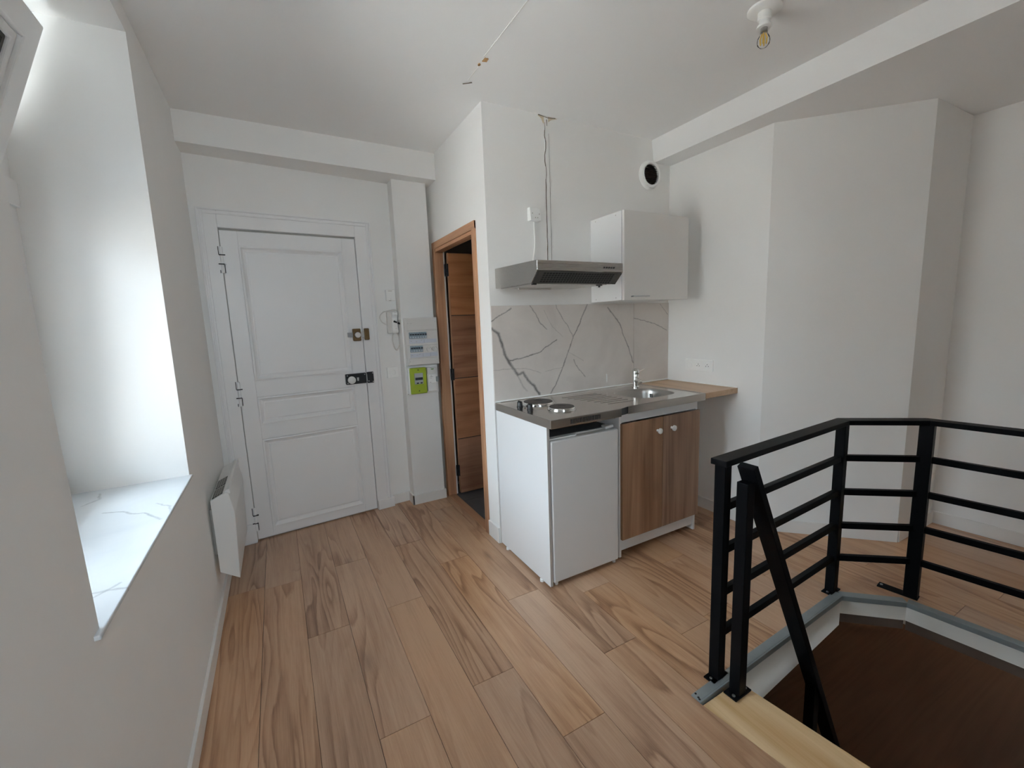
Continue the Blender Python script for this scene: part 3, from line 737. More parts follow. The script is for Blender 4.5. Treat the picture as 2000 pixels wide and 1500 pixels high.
t.part('print_mark', B().prism([(-.112, 1.046), (-.086, 1.046), (-.094, 1.038), (-.108, 1.038)], bf-.0008, bf+.001, 1), plain('green_print', sr(128, 160, 100), .5))
b = B(); b.lathe([(.003, 0), (.003, .001)], (-.122, bf-.008, .945), (0, -1, 0), 8); b.box(-.126, -.100, bf-.0086, bf-.007, .985, .987); b.box(-.126, -.108, bf-.0086, bf-.007, .975, .977); b.lathe([(.003, 0), (.003, .001)], (-.115, bf-.008, .992), (0, -1, 0), 8)
t.part('print_lines', b, M_edge)

# ------------------------------------------------------------------ bathroom doorway
D2 = T('door_2', (0, .53, 0), kind='structure')
b = B()
b.box(-.012, 0, .145, .192, 0, 1.968); b.box(-.012, 0, .878, .925, 0, 1.968)                              # architrave legs
b.box(-.002, .058, .165, .192, 0, 1.915); b.box(-.002, .058, .882, .905, 0, 1.915)                          # jambs
b.box(.058, .078, .165, .180, 0, 1.915); b.box(.058, .078, .905, .918, 0, 1.915)
D2.part('door_frame', b, M_oakv, .002)
b = B().box(-.0125, 0, .145, .925, 1.922, 1.969); b.box(-.002, .058, .165, .905, 1.900, 1.940); D2.part('lintel', b, M_oaky, .002)
D2.part('rebate', B().box(.062, .068, .905, .921, .01, 1.91), M_dark)
b = B().box(-.008, .050, .192, .882, 0, .009); D2.part('threshold', b, M_oaky, .003)
lx0, lx1, ly0, ly1 = .090, .800, .866, .904
LF = D2.part('door_leaf', B().box(lx0, lx1, ly0+.004, ly1, .012, 1.898), M_oakv, .001)
zs_ = [.012, .461, .947, 1.433, 1.898]
for i in range(4):
    D2.part('door_panel', B().box(lx0, lx1, ly0, ly0+.0042, zs_[i]+(.003 if i else 0), zs_[i+1]-.003), M_oakh, .0008, under=LF)
b = B()
for z in zs_[1:4]: b.box(lx0+.001, lx1-.001, ly0+.0028, ly0+.0045, z-.003, z+.003)
D2.part('groove', b, M_dark, under=LF)
for z in (1.772, .979, .200):
    b = B().lathe([(.006, 0), (.006, .09)], (.080, .880, z-.045), n=10)
    b.box(.066, .080, .8865, .8885, z-.045, z+.045); b.box(.084, .0895, .868, .882, z-.045, z+.045); b.box(.070, .0895, .872, .884, z-.018, z+.010)
    D2.part('hinge', b, M_blkmetal)
# bathroom behind
b = B(); b.box(.075, 1.55, 1.15, 1.25, 0, 2.5); b.box(1.45, 1.55, .08, 1.2, 0, 2.5); b.box(.08, 1.55, .08, 1.25, 2.35, 2.45)
struct('wall_washroom', b, M_bath)
b = B().box(.0, 1.55, .0, 1.25, -.03, -.006); BF = struct('floor_washroom', b, M_grout)
for i in range(3):
    for j in range(3):
        xa, yb0 = .052+i*.45, .02+j*.36
        mk('tile', B().box(xa, xa+.447, yb0, yb0+.356, -.006, -.001), M_tile, BF)

# ------------------------------------------------------------------ kitchen wall fittings
SB = T('splashback', (0, 0, 0), 'grey-white marble-look splashback above the steel worktop', 'splashback')
SB.part('tile', B().box(.0015, 1.1105, -.0085, -.0005, .892, 1.4626), M_marble, .0006)
SB.part('tile', B().box(1.1125, 1.4585, -.0085, -.0005, .892, 1.4626), M_marble, .0006)
SB.part('sealant_bead', B().bar((.002, -.0127, .8998), (1.458, -.0127, .8998), .008, .008), M_plast, .002)
b = B().tube([(.86, -.0095, .99), (.862, -.0095, .955), (.861, -.0095, .93)], [.0025, .003, .001], 6); SB.part('sealant_drip', b, M_plast)
t = T('triple_socket', (XK, -.28, 1.02), 'white triple socket plate above the oak shelf', 'socket')
t.part('cover_plate', B().box(XK-.009, XK-.0005, -.392, -.170, .980, 1.060), M_plast, .003)
for y, pins in ((-.208, False), (-.279, True), (-.350, True)):
    o = B().lathe([(.0235, 0), (.0235, .003), (.021, .003), (.020, .0008), (0, .0006)], (XK-.009, y, 1.020), (-1, 0, 0), 24)
    s_ = t.part('socket_well' if pins else 'blank_cap', o, M_plast)
    if pins:
        b = B()
        for a, z in ((-.0095, -.003), (.0095, -.003), (0, .008)): b.lathe([(.0026, 0), (.0026, .0025)], (XK-.0094, y+a, 1.020+z), (-1, 0, 0), 8)
        t.part('pin_hole', b, M_dark, under=s_)
t = T('connection_box', (.305, 0, 1.99), 'small white wedge-shaped cable box on the wall above the cooker hood', 'cable box')
t.part('housing', B().prism([(-.001, 1.950), (-.042, 1.950), (-.030, 2.026), (-.001, 2.026)], .270, .342, 0), M_plast, .003)
b = B()
for x, z in ((.283, 1.990), (.330, 1.988), (.301, 1.966), (.317, 1.966)): b.lathe([(.0028, 0), (.0028, .002)], (x, -.036-(2.0-z)*.14, z), (0, -1, 0), 8)
t.part('screw', b, M_edge)
t = tag(mk('power_cable', B().tube(spline([(.308, -.012, 1.949), (.310, -.009, 1.90), (.312, -.009, 1.85), (.306, -.012, 1.79), (.285, -.028, 1.73), (.262, -.055, 1.676)], 8), .0045, 8), M_plast, None), 'white power cable hanging from the cable box to the cooker hood', 'cable')
t = T('ventilation_outlet', (1.25, 0, 2.33), 'round white air vent with dark slats below the ceiling step', 'vent')
VC = (1.252, 0, 2.325)
t.part('vent_ring', B().lathe([(.092, .0005), (.092, .010), (.086, .030), (.076, .034), (.068, .030), (.068, .012)], VC, (0, -1, 0), 36), M_plast)
t.part('vent_inside', B().lathe([(.069, .006), (.069, .012)], VC, (0, -1, 0), 28), M_vent)
for k in range(9):
    z = VC[2]-.056+k*.014; hw = math.sqrt(max(.0001, .066**2-(z-VC[2])**2))
    t.part('vent_slat', B().hex([(VC[0]-hw, -.014, z), (VC[0]+hw, -.014, z), (VC[0]+hw, -.012, z+.003), (VC[0]-hw, -.012, z+.003), (VC[0]-hw, -.027, z-.004), (VC[0]+hw, -.027, z-.004), (VC[0]+hw, -.025, z-.001), (VC[0]-hw, -.025, z-.001)]), M_vent)

# cooker hood
t = T('cooker_hood', (.32, -.2, 1.56), 'slim stainless steel cooker hood on the wall', 'cooker hood')
HX0, HX1 = .040, .592
prof = [(-.001, 1.560), (-.001, 1.672), (-.452, 1.660), (-.455, 1.657), (-.455, 1.612), (-.395, 1.556)]
t.part('hood_body', B().prism(prof, HX0, HX1, 0), M_hood, .002)
# grease filter on the slanted front underside
a_, c_ = Vector((0, -.4555, 1.6095)), Vector((0, -.3955, 1.5535)); dv = (c_-a_); nv = Vector((0, dv.z, -dv.y)).normalized()
if nv.z > 0: nv = -nv
def hp(x, u, n): return Vector((x, 0, 0)) + a_ + dv*u + nv*n
def hbox(b, x0, x1, u0, u1, n0, n1): return b.hex([hp(x0, u0, n0), hp(x1, u0, n0), hp(x1, u1, n0), hp(x0, u1, n0), hp(x0, u0, n1), hp(x1, u0, n1), hp(x1, u1, n1), hp(x0, u1, n1)])
t.part('filter_panel', hbox(B(), HX0+.004, HX1-.010, .04, .98, -.002, .0015), M_hoodg)
b = B()
for i in range(26):
    for j in range(5):
        x = HX0+.045+i*.0176; hbox(b, x, x+.0125, .14+j*.16, .25+j*.16, .0012, .0021)
o = t.part('filter_slots', b, M_dark); o['kind'] = 'stuff'
b = B(); hbox(b, HX1-.052, HX1-.046, .15, .95, .001, .006); hbox(b, HX1-.030, HX1-.006, .05, .98, .0, .003); t.part('filter_end', b, M_hoodg)
t.part('bottom_panel', B().hex([(HX0+.02, -.39, 1.5505), (HX1-.06, -.39, 1.5505), (HX1-.12, -.03, 1.5555), (HX0+.02, -.03, 1.5555), (HX0+.02, -.39, 1.557), (HX1-.06, -.39, 1.557), (HX1-.12, -.03, 1.561), (HX0+.02, -.03, 1.561)]), M_hood)
t.part('bottom_trim', B().box(HX0+.10, HX0+.32, -.10, -.086, 1.548, 1.556), M_edge)
t.part('lamp_switch', B().lathe([(.018, 0), (.018, .006), (.006, .007), (.006, .014), (0, .015)], (HX1-.10, -.375, 1.5515), (0, 0, -1), 16), M_blk)
t.part('filter_latch', B().box(HX0+.008, HX0+.030, -.40, -.385, 1.546, 1.553), M_blk)
for k in range(5): t.part('button', B().lathe([(.0042, 0), (.0042, .004), (0, .0045)], (.460+k*.0165, -.455, 1.633), (0, -1, 0), 10), M_blk)

# wall cabinet
t = T('wall_cabinet', (1.0, -.15, 1.472), 'white single-door wall cabinet right of the cooker hood', 'cabinet')
t.part('carcass', B().box(.742, 1.292, -.283, -.001, 1.472, 1.988), M_lam, .001)
dr = t.part('door', B().box(.742, 1.294, -.306, -.288, 1.470, 1.987), M_lamd, .001)
b = B().tube([(.790, -.330, 1.492), (.925, -.330, 1.492)], .0042, 10); b.tube([(.800, -.306, 1.492), (.800, -.330, 1.492)], .0042, 8); b.tube([(.915, -.306, 1.492), (.915, -.330, 1.492)], .0042, 8)
t.part('handle', b, M_screw, under=dr, label='slim metal bar handle')
for y, z in ((-.05, 1.972), (-.235, 1.970), (-.05, 1.488), (-.235, 1.488)): t.part('screw_cap', B().lathe([(.0032, 0), (.0032, .0012)], (.742, y, z), (-1, 0, 0), 8), M_edge)

# base cabinet with end panel
t = T('base_cabinet', (.55, -.3, 0), 'kitchenette base unit with two brown oak doors and white end panel', 'cabinet')
t.part('side_panel', B().box(.003, .019, -.556, -.014, .012, .851), M_lam, .0008, label='white end panel left of the fridge')
for y in (-.09, -.47): t.part('foot', B().lathe([(.012, 0), (.012, .012)], (.006, y, 0), n=10), M_plast)
t.part('panel_edge', B().box(.0035, .0185, -.5568, -.555, .013, .851), M_edge)
CF = -.525
t.part('side_panel', B().box(.496, .512, CF, -.02, .004, .851), M_lam, .0008)
t.part('side_panel', B().box(1.118, 1.134, CF, -.02, .004, .851), M_lam, .0008)
t.part('top_rail', B().box(.512, 1.118, CF, CF+.016, .795, .851), M_lam, .0008)
t.part('plinth', B().box(.512, 1.118, CF+.012, CF+.028, .036, .118), M_lam, .0008)
t.part('bottom_board', B().box(.512, 1.118, CF+.01, -.02, .108, .124), M_lam)
t.part('back_board', B().box(.512, 1.118, -.030, -.022, .1, .85), M_lam)
for xa, xb, kx in ((.504, .817, .772), (.821, 1.138, .888)):
    d_ = t.part('door', B().box(xa, xb, CF-.018, CF-.001, .114, .790), M_cab, .0008)
    t.part('knob', B().lathe([(.008, 0), (.007, .010), (.010, .013), (.017, .019), (.0165, .026), (.009, .030), (0, .031)], (kx, CF-.018, .716), (0, -1, 0), 20), M_porc, under=d_)
t.part('screw_cap', B().lathe([(.004, 0), (.004, .001)], (.496, -.49, .82), (-1, 0, 0), 8), M_dark)

# steel worktop: drainer, two hotplates and bowl
ZW = .895
t = T('steel_worktop', (.57, -.29, .85), 'stainless steel worktop with two hotplates, drainer and sink bowl', 'worktop')
XW1, YH, YS = 1.148, -.598, -.572
hc = (.885, -.325); ha, hb_ = .170, .150
def sup(a, sx, sy, e=3.2):
    c, s_ = math.cos(a), math.sin(a); r = (abs(c/sx)**e + abs(s_/sy)**e)**(-1/e); return (r*c, r*s_)
rx0, rx1, ry0, ry1 = .68, XW1, YS, -.012
cor = [math.atan2(y-hc[1], x-hc[0]) for x in (rx0, rx1) for y in (ry0, ry1)]
angs = sorted(set([round(2*math.pi*k/56-math.pi+.01, 5) for k in range(56)] + [round(a, 5) for a in cor]))
inner, outer = [], []
for a in angs:
    dx, dy = math.cos(a), math.sin(a); ix, iy = sup(a, ha, hb_); inner.append((hc[0]+ix, hc[1]+iy))
    ts = []
    if dx > 1e-9: ts.append((rx1-hc[0])/dx)
    if dx < -1e-9: ts.append((rx0-hc[0])/dx)
    if dy > 1e-9: ts.append((ry1-hc[1])/dy)
    if dy < -1e-9: ts.append((ry0-hc[1])/dy)
    k_ = min(ts); outer.append((hc[0]+dx*k_, hc[1]+dy*k_))
b = B(); n_ = len(angs)
b.add([(x, y, ZW) for x, y in outer]+[(x, y, ZW) for x, y in inner], [(i, (i+1) % n_, n_+(i+1) % n_, n_+i) for i in range(n_)])
b.add([(.0015, YH, ZW), (.445, YH, ZW), (.53, YS, ZW), (rx0, YS, ZW), (rx0, ry1, ZW), (.0015, ry1, ZW)], [(0, 1, 2, 3, 4, 5)])
t.part('worktop_sheet', b, M_steel)
b = B(); zf0 = .851
b.box(.0015, .448, YH, YH+.004, zf0, ZW-.0005); b.box(.520, XW1, YS, YS+.004, zf0, ZW-.0005); b.box(.0015, .004, YH+.004, ry1, zf0, ZW-.0005); b.box(XW1-.003, XW1, YS+.004, ry1, zf0, ZW-.0005)
t.part('front_edge', b, M_steel, .0015)
t.part('edge_reflection', B().hex([(.446, YH+.02, zf0), (.53, YS+.012, zf0), (.53, YS+.02, zf0), (.446, YH+.03, zf0), (.446, YH+.02, ZW-.001), (.53, YS+.012, ZW-.001), (.53, YS+.02, ZW-.001), (.446, YH+.03, ZW-.001)]), plain('dark_edge_reflection', (.10, .10, .10, 1), .4, metal=.6))  # dark reflection in the steel edge put into this set-back piece's colour
b = B()
for k in range(20): x = .118+k*.0095; b.box(x, x+.0045, YH-.0008, YH+.001, .862, .885)
t.part('vent_grille', b, M_dark)
b = B(); b.bar((.03, -.022, ZW), (XW1-.02, -.022, ZW), .010, .006); b.bar((XW1-.014, -.03, ZW), (XW1-.014, YS+.02, ZW), .010, .006); t.part('raised_rim', b, M_steel, .003)
# bowl
b = B(); rings = [(1.0, 0), (.975, -.006), (.955, -.030), (.92, -.100), (.86, -.128), (.70, -.140), (.12, -.146)]
vs = []
for sc_, dz in rings: vs += [(hc[0]+(x-hc[0])*sc_, hc[1]+(y-hc[1])*sc_, ZW+dz) for x, y in inner]
b.add(vs, [(i*n_+k, i*n_+(k+1) % n_, (i+1)*n_+(k+1) % n_, (i+1)*n_+k) for i in range(len(rings)-1) for k in range(n_)], True)
BW = t.part('sink_bowl', b, M_bowl)
t.part('drain', B().lathe([(.030, 0), (.030, .003), (.020, .003), (.018, .001), (0, .001)], (hc[0], hc[1], ZW-.1475), n=20), M_chrome, under=BW)
b = B()
for k in range(3): b.box(1.008, 1.012, -.262-k*.010, -.257-k*.010, ZW-.052, ZW-.028)
t.part('overflow_slot', b, M_dark, under=BW)
# drainer ridges, fanning a little
for k in range(8):
    y = -.13-k*.046; t.part('drainer_ridge', B().bar((.40+.012*k, y, ZW), (.66, y-.012, ZW), .010, .005), M_steel, .002)
for c, r in (((.182, -.200), .090), ((.200, -.408), .073)):
    hp_ = t.part('hotplate', B().lathe([(r*.90, .004), (r*.93, .014), (r*.90, .0165), (r*.30, .0165), (r*.28, .0150), (0, .0150)], (*c, ZW), n=40), M_plate)
    t.part('hotplate_ring', B().lathe([(r*1.06, .0005), (r*1.05, .004), (r*1.0, .006), (r*.985, .013), (r*.955, .0155), (r*.93, .0145), (r*.92, .003)], (*c, ZW), n=40), M_chrome, under=hp_)
for c in ((.054, -.212), (.057, -.318)):
    b = B().lathe([(.0175, 0), (.0175, .004), (.0155, .006), (.0145, .028), (.013, .030), (0, .030)], (*c, ZW), n=20); b.box(c[0]-.003, c[0]+.003, c[1]-.0145, c[1]+.0145, ZW+.029, ZW+.034)
    t.part('control_knob', b, M_blk)
t.part('indicator', B().lathe([(.004, 0), (.004, .002)], (.056, -.265, ZW), n=10), M_brass)

# tap
t = T('mixer_tap', (1.005, -.135, ZW), 'small chrome mixer tap behind the sink bowl', 'tap')
tc_ = (1.005, -.135, ZW+.001)
t.part('tap_body', B().lathe([(.024, 0), (.024, .006), (.019, .012), (.020, .06), (.023, .088), (.021, .092)], tc_, n=24), M_chrome)
t.part('tap_cap', B().lathe([(.0225, .092), (.0245, .104), (.022, .118), (.013, .127), (0, .130)], tc_, n=24), M_chrome)
t.part('spout', B().tube([(1.002, -.14, ZW+.045), (.975, -.185, ZW+.058), (.945, -.235, ZW+.060), (.937, -.248, ZW+.050)], [.013, .012, .011, .011], 14), M_chrome)
t.part('lever', B().tube([(1.02, -.132, ZW+.098), (1.055, -.125, ZW+.108), (1.10, -.118, ZW+.116)], [.006, .0045, .003], 10), M_chrome)

# oak shelf right of the sink
t = T('oak_shelf', (1.30, -.29, .86), 'light oak shelf board between the steel worktop and the right wall', 'shelf')
t.part('board', B().box(1.151, XK-.002, -.572, -.010, .860, .894), M_shelf, .0015)
t.part('bracket', B().box(1.40, XK-.001, -.50, -.47, .845, .860), M_dark)
t.part('sealant_bead', B().bar((XK-.004, -.57, .897), (XK-.004, -.012, .897), .006, .006), M_plast)

# fridge
t = T('fridge', (.24, -.3, 0), 'small white under-counter fridge below the hotplates', 'fridge')
t.part('body', B().box(.026, .462, -.505, -.03, .030, .782), M_fr, .004)
t.part('shaded_top', B().box(.032, .456, -.500, -.036, .7815, .785), plain('fridge_top_shade', (.10, .10, .10, 1), .6))  # shade under the worktop put into a dark sheet on the fridge top
dr = t.part('door', B().box(.024, .460, -.560, -.512, .026, .778), M_fr, .008, seg=3)
t.part('door_seal', B().box(.034, .450, -.512, -.505, .036, .768), M_plastg, under=dr)
t.part('door_strip', B().box(.030, .20, -.535, -.515, .778, .784), M_plast, .002, under=dr)
t.part('hinge_cover', B().hex([(.385, -.545, .782), (.455, -.53, .782), (.455, -.49, .782), (.40, -.49, .782), (.385, -.54, .795), (.455, -.525, .795), (.455, -.49, .795), (.40, -.49, .795)]), M_plast, .003)
for x in (.052, .445): t.part('foot', B().lathe([(.007, 0), (.010, .004), (.010, .014), (.006, .016), (.006, .034)], (x, -.535, 0), n=12), M_plast)
for x in (.052, .440): t.part('foot', B().lathe([(.012, 0), (.012, .031)], (x, -.07, 0), n=12), M_plast)

# ------------------------------------------------------------------ heater
t = T('electric_heater', (XL, .4, .2), 'white electric convector heater under the window end, by the white door', 'heater')
hy0, hy1 = .122, .700
prof = [(-1.452, .222), (-1.452, .584), (-1.386, .614), (-1.376, .606), (-1.361, .500), (-1.375, .168)]
t.part('heater_case', B().prism(prof, hy0, hy1, 1), M_heat, .003)
t.part('wall_bracket', B().box(XL+.0005, -1.452, hy0+.06, hy1-.06, .29, .52), M_edge)
t.part('deflector', B().prism([(-1.398, .612), (-1.376, .600), (-1.369, .606), (-1.372, .626), (-1.384, .624)], hy0+.006, hy1, 1), M_heat, .002)
for ya_, yb2 in ((hy0+.012, .262), (.276, .418)):
    g = t.part('outlet_grille', B().hex([(-1.446, ya_, .5875), (-1.402, ya_, .6075), (-1.402, yb2, .6075), (-1.446, yb2, .5875), (-1.446, ya_, .5885), (-1.402, ya_, .6085), (-1.402, yb2, .6085), (-1.446, yb2, .5885)]), M_dark)
    b = B()
    for k in range(1, 4):
        x = -1.446+.011*k; z = .5885+.005*k; b.box(x-.001, x+.001, ya_, yb2, z-.0005, z+.0015)
    for k in range(1, 7):
        y = ya_+(yb2-ya_)*k/7; b.bar((-1.446, y, .5892), (-1.402, y, .6092), .002, .0015)
    t.part('grille_bars', b, M_edge, under=g)

# ------------------------------------------------------------------ ceiling lamp
t = T('ceiling_lamp', (.725, -1.11, ZC), 'bare bulb in a white holder on the ceiling', 'lamp')
lc = (.725, -1.11, ZC)
t.part('ceiling_rose', B().lathe([(.062, -.0005), (.062, -.008), (.054, -.014), (.022, -.015)], lc, n=36), M_plast)
t.part('lamp_holder', B().lathe([(.024, -.014), (.024, -.040), (.018, -.043), (.018, -.055), (.024, -.060), (.0265, -.066), (.0265, -.070), (.020, -.071)], lc, n=24), M_plast)
t.part('bulb_cap', B().lathe([(.0125, -.070), (.0125, -.084), (.0135, -.086)], lc, n=16), M_screw)
t.part('bulb_glass', B().lathe([(.0125, -.084), (.014, -.094), (.021, -.106), (.0235, -.118), (.0215, -.130), (.013, -.139), (0, -.141)], lc, n=24), M_bulb)
b = B()
for k in range(4):
    a = k*math.pi/2+.4; b.tube([(lc[0]+.006*math.cos(a), lc[1]+.006*math.sin(a), ZC-.090), (lc[0]+.012*math.cos(a), lc[1]+.012*math.sin(a), ZC-.108), (lc[0]+.010*math.cos(a), lc[1]+.010*math.sin(a), ZC-.130)], .0026, 8)
t.part('filament', b, M_amber)

# ------------------------------------------------------------------ stairwell
SLAB_F, SLAB_D = .0, .135
b = B()
# far edge (deeper towards the pine board), diagonal, right edge: faces of the slab seen from inside the opening
p0, p1, p2, p3 = [Vector((*p, 0)) for p in OPEN[:4]]
def face_slab(b, a, c, out, z0a, z0c, z1, th):
    o = Vector(out)*th
    b.hex([a+Vector((0, 0, z0a)), c+Vector((0, 0, z0c)), c+o+Vector((0, 0, z0c)), a+o+Vector((0, 0, z0a)), a+Vector((0, 0, z1)), c+Vector((0, 0, z1)), c+o+Vector((0, 0, z1)), a+o+Vector((0, 0, z1))])
nf = Vector((-(p1-p0).y, (p1-p0).x, 0)).normalized(); nd_ = Vector((-(p2-p1).y, (p2-p1).x, 0)).normalized(); nr = Vector((-(p3-p2).y, (p3-p2).x, 0)).normalized()
face_slab(b, p0-Vector((.05, 0, 0)), p1, nf, -.245, -.150, -.009, .06)
face_slab(b, p1, p2, nd_, -.088, -.088, -.009, .06); face_slab(b, p2, p3, nr, -.088, -.088, -.009, .06)
struct('trim_2', b, M_slabp)
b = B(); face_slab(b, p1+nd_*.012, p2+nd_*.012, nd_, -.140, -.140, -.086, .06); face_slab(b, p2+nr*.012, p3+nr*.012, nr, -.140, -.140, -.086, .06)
struct('trim_3', b, M_lowstrip)  # lower strip of the slab edge, set back and darker brown
def strip(b, a, c, wa, th=.006):
    """angle strip along a-c: flat flange on the floor, short lip into the opening"""
    d = (c-a).normalized(); n_ = Vector((-d.y, d.x, 0))
    b.hex([a, c, c+n_*wa, a+n_*wa, a+Vector((0, 0, th)), c+Vector((0, 0, th)), c+n_*wa+Vector((0, 0, th)), a+n_*wa+Vector((0, 0, th))])
    b.hex([a-n_*.006-Vector((0, 0, .018)), c-n_*.006-Vector((0, 0, .018)), c-Vector((0, 0, .018)), a-Vector((0, 0, .018)), a-n_*.006+Vector((0, 0, th)), c-n_*.006+Vector((0, 0, th)), c+Vector((0, 0, th)), a+Vector((0, 0, th))])
TR = T('trim_4', (.6, -1.36, 0), kind='structure')
b = B(); strip(b, p0, p1+(p1-p0).normalized()*.012, .034); TR.part('edge_strip', b, M_alu, .001)
b = B(); strip(b, p1, p2, .034); TR.part('edge_strip', b, M_alu, .001)
b = B(); strip(b, p2, p3, .034); TR.part('edge_strip', b, M_alu, .001)
b = B()
for x, y in ((.095, -1.366), (.100, -1.350), (.092, -1.373)): b.lathe([(.004, 0), (.004, .001)], (x, y, .006), n=8)
TR.part('strip_hole', b, M_dark)
# steep stair with pine top board
ST = T('staircase', (.2, -1.9, 0), 'raw pine top board of the stair at the edge of the stairwell', 'stairs')
b = B().prism([(.086, -1.388), (.288, -1.388), (.452, -2.75), (.250, -2.75)], -.036, -.004, 2); ST.part('top_board', b, M_pine, .002)
sl = 2.0
for k in range(1, 10):
    x, z = .31+k*.115, -.12-k*.23
    ST.part('tread', B().hex([(x-.07, -1.43, z-.03), (x+.07, -1.43, z-.03), (x+.17, -2.25, z-.03), (x+.03, -2.25, z-.03), (x-.07, -1.43, z), (x+.07, -1.43, z), (x+.17, -2.25, z), (x+.03, -2.25, z)]), M_pine)
for y, dx in ((-1.40, 0.0), (-2.28, .10)):
    b = B().prism([(.20+dx, -.20), (.34+dx, -.20), (1.48+dx, -2.44), (1.32+dx, -2.44)], y-.035, y, 1); ST.part('stringer', b, M_pine, .002)
# room below
b = B().box(-2.5, 8.0, -5.0, 5.1, -2.55, -2.45); struct('floor_lower', b, M_lowfl)
b = B(); b.box(-2.5, 8.0, 5.0, 5.1, -2.45, -.166); b.box(7.9, 8.0, -5, 5.0, -2.45, -1.7); b.box(7.9, 8.0, -5, 5.0, -.8, -.166); b.box(7.9, 8.0, -5, -3.4, -1.7, -.8); b.box(7.9, 8.0, -2.6, 5.0, -1.7, -.8); b.box(-2.5, -2.4, -5, 5.0, -2.45, -.166)  # gap in the right wall is an added opening to light this room
b.box(-2.5, 8.0, -5.0, -4.9, -2.45, -.166)
struct('wall_lower', b, M_lower)
b = B()
for p in floor_pieces([(-2.5, -5.0), (8.0, -5.0), (8.0, 5.1), (-2.5, 5.1)], [[(-.30, -1.33), (1.20, -1.26), (1.44, -1.48), (1.62, -2.84), (-.30, -2.84)]]): b.prism(p, -.165, -.145, 2)
struct('ceiling_lower', b, M_lower)

# ------------------------------------------------------------------ guard rail
t = T('guard_rail', (.235, -1.33, 0), 'black steel guard rail with horizontal bars around the stairwell', 'railing')
G = [Vector((.238, -1.334, 0)), Vector((1.160, -1.292, 0)), Vector((1.428, -1.506, 0)), Vector((1.600, -2.75, 0))]
ZH = .862
def post(b, c, ang, w=.040, h=ZH-.02):
    d = Vector((math.cos(ang), math.sin(ang), 0)); b.bar(c+Vector((0, 0, .004)), c+Vector((0, 0, h)), w, w, up=d); return b
def plate(b, c, ang, lx, ly):
    d = Vector((math.cos(ang), math.sin(ang), 0)); s_ = Vector((-d.y, d.x, 0)); z = Vector((0, 0, .006))
    q = [c-d*lx/2-s_*ly/2, c+d*lx/2-s_*ly/2, c+d*lx/2+s_*ly/2, c-d*lx/2+s_*ly/2]; return b.hex(q+[v+z for v in q])
an = [math.atan2((G[1]-G[0]).y, (G[1]-G[0]).x), 0, math.atan2((G[3]-G[2]).y, (G[3]-G[2]).x)]
mid = math.atan2((G[2]-G[1]).y, (G[2]-G[1]).x)
PA = [an[0], an[0], an[2], an[2]]
PO = []
for i, c in enumerate(G):
    wd = .040 if i != 2 else .050
    o = t.part('post', post(B(), c, PA[i], wd), M_black, .002); PO.append(o)
    off = Vector((0, 0, 0)); lx, ly = .092, .046
    if i == 2: off = Vector((-.012, .045, 0)); lx, ly = .15, .046
    t.part('base_plate', plate(B(), c+off, PA[i], lx, ly), M_black, .0015, under=o)
    dd = Vector((math.cos(PA[i]), math.sin(PA[i]), 0)); b = B()
    for s_ in ((-1, 1) if i != 2 else (-1,)): b.lathe([(.006, 0), (.006, .003), (.003, .0045), (0, .0045)], c+off+dd*(s_*(lx/2-.013))+Vector((0, 0, .006)), n=10)
    t.part('bolt', b, M_screw, under=o)
for z in (.678, .512, .344, .179):
    for i in range(3):
        d = (G[i+1]-G[i]).normalized(); t.part('horizontal_bar', B().bar(G[i]+d*.018+Vector((0, 0, z)), G[i+1]-d*.018+Vector((0, 0, z)), .022, .028), M_black, .0015)
hw_ = .030; pts = [G[0]-(G[1]-G[0]).normalized()*.030] + G[1:3] + [G[3]+(G[3]-G[2]).normalized()*.03]
lft, rgt = [], []
for i, p in enumerate(pts):
    ds = []
    if i > 0: ds.append((pts[i]-pts[i-1]).normalized())
    if i < 3: ds.append((pts[i+1]-pts[i]).normalized())
    ns = [Vector((-d.y, d.x, 0)) for d in ds]; nn = sum(ns, Vector()).normalized(); k_ = hw_/nn.dot(ns[0]); lft.append(p+nn*k_); rgt.append(p-nn*k_)
b = B()
for i in range(3):
    z0, z1 = Vector((0, 0, ZH-.022)), Vector((0, 0, ZH)); q = [lft[i], rgt[i], rgt[i+1], lft[i+1]]; b.hex([v+z0 for v in q]+[v+z1 for v in q])
t.part('top_rail', b, M_black, .002)

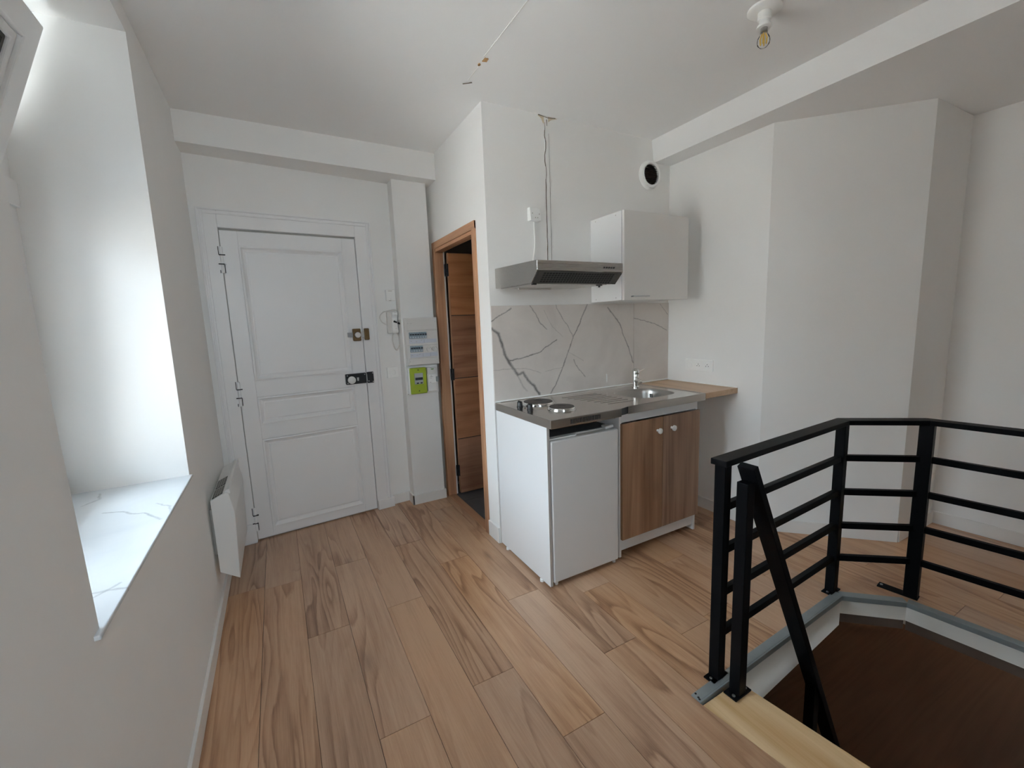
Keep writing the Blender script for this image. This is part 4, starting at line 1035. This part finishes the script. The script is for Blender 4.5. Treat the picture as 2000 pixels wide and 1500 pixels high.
t = T('stair_handrail', (.238, -1.418, 0), 'sloping black handrail on a newel post going down into the stairwell', 'handrail')
c = Vector((.240, -1.418, 0))
nw = t.part('newel_post', B().bar(c+Vector((0, 0, .004)), c+Vector((0, 0, .80)), .040, .040, up=(1, 0, 0)), M_black, .002)
t.part('base_plate', plate(B(), c, 0.02, .092, .050), M_black, .0015, under=nw)
b = B()
for s_ in (-1, 1): b.lathe([(.006, 0), (.006, .003), (.003, .0045), (0, .0045)], c+Vector((s_*.033, -.008, .006)), n=10)
t.part('bolt', b, M_screw, under=nw)
top, bot = Vector((.262, -1.418, .850)), Vector((1.36, -1.418, -1.39))
dv = (bot-top).normalized(); upn = Vector((-dv.z, 0, dv.x)); upn = upn if upn.z > 0 else -upn
h0 = top-dv*.012
b = B(); hh, ww = .026, .060
q = []
for e in (h0, bot):
    for a, s_ in ((-1, -1), (1, -1), (1, 1), (-1, 1)): q.append(e+Vector((0, a*ww/2, 0))+upn*(s_*hh/2-.013))
b.hex(q); t.part('hand_rail', b, M_black, .0015)
lp = Vector((.770, -1.418, -.20)); t.part('lower_post', B().bar(lp, lp-Vector((0, 0, .46)), .040, .040, up=(1, 0, 0)), M_black, .002)
lp = Vector((1.26, -1.418, -1.2)); t.part('lower_post', B().bar(lp, lp-Vector((0, 0, .46)), .040, .040, up=(1, 0, 0)), M_black, .002)

# ------------------------------------------------------------------ small repeated pieces: each its own part
def split_islands(o):
    bm = bmesh.new(); bm.from_mesh(o.data); bm.verts.ensure_lookup_table(); seen = set(); comps = []
    for v in bm.verts:
        if v.index in seen: continue
        st = [v]; seen.add(v.index); c = []
        while st:
            x = st.pop(); c.append(x.index)
            for e in x.link_edges:
                y = e.other_vert(x)
                if y.index not in seen: seen.add(y.index); st.append(y)
        comps.append(set(c))
    bm.free()
    if len(comps) < 2: return
    me = o.data
    for k, c in enumerate(comps):
        ids = sorted(c); mp = {i: n for n, i in enumerate(ids)}
        nm = bpy.data.meshes.new(me.name)
        pl = [p for p in me.polygons if p.vertices[0] in c]
        nm.from_pydata([me.vertices[i].co for i in ids], [], [[mp[i] for i in p.vertices] for p in pl])
        for p, q in zip(nm.polygons, pl): p.use_smooth = q.use_smooth
        if any(p.use_smooth for p in nm.polygons): nm.set_sharp_from_angle(angle=math.radians(38))
        nm.materials.append(me.materials[0])
        if k == 0: first = nm
        else:
            d = o.copy(); d.data = nm; COL.objects.link(d); d.parent = o.parent
    o.data = first
PIECES = {'slot', 'cover_gap', 'label_print', 'screw', 'pin_hole', 'button', 'bolt', 'plate_screw', 'print_lines', 'overflow_slot', 'strip_hole', 'ceiling_seam', 'hinge_gap', 'vent_grille', 'plinth_block', 'groove', 'front_edge', 'raised_rim', 'plug', 'filter_end', 'grille_bars', 'filament'}
for o in list(bpy.data.objects):
    if o.type == 'MESH' and o.name.split('.')[0] in PIECES: split_islands(o)
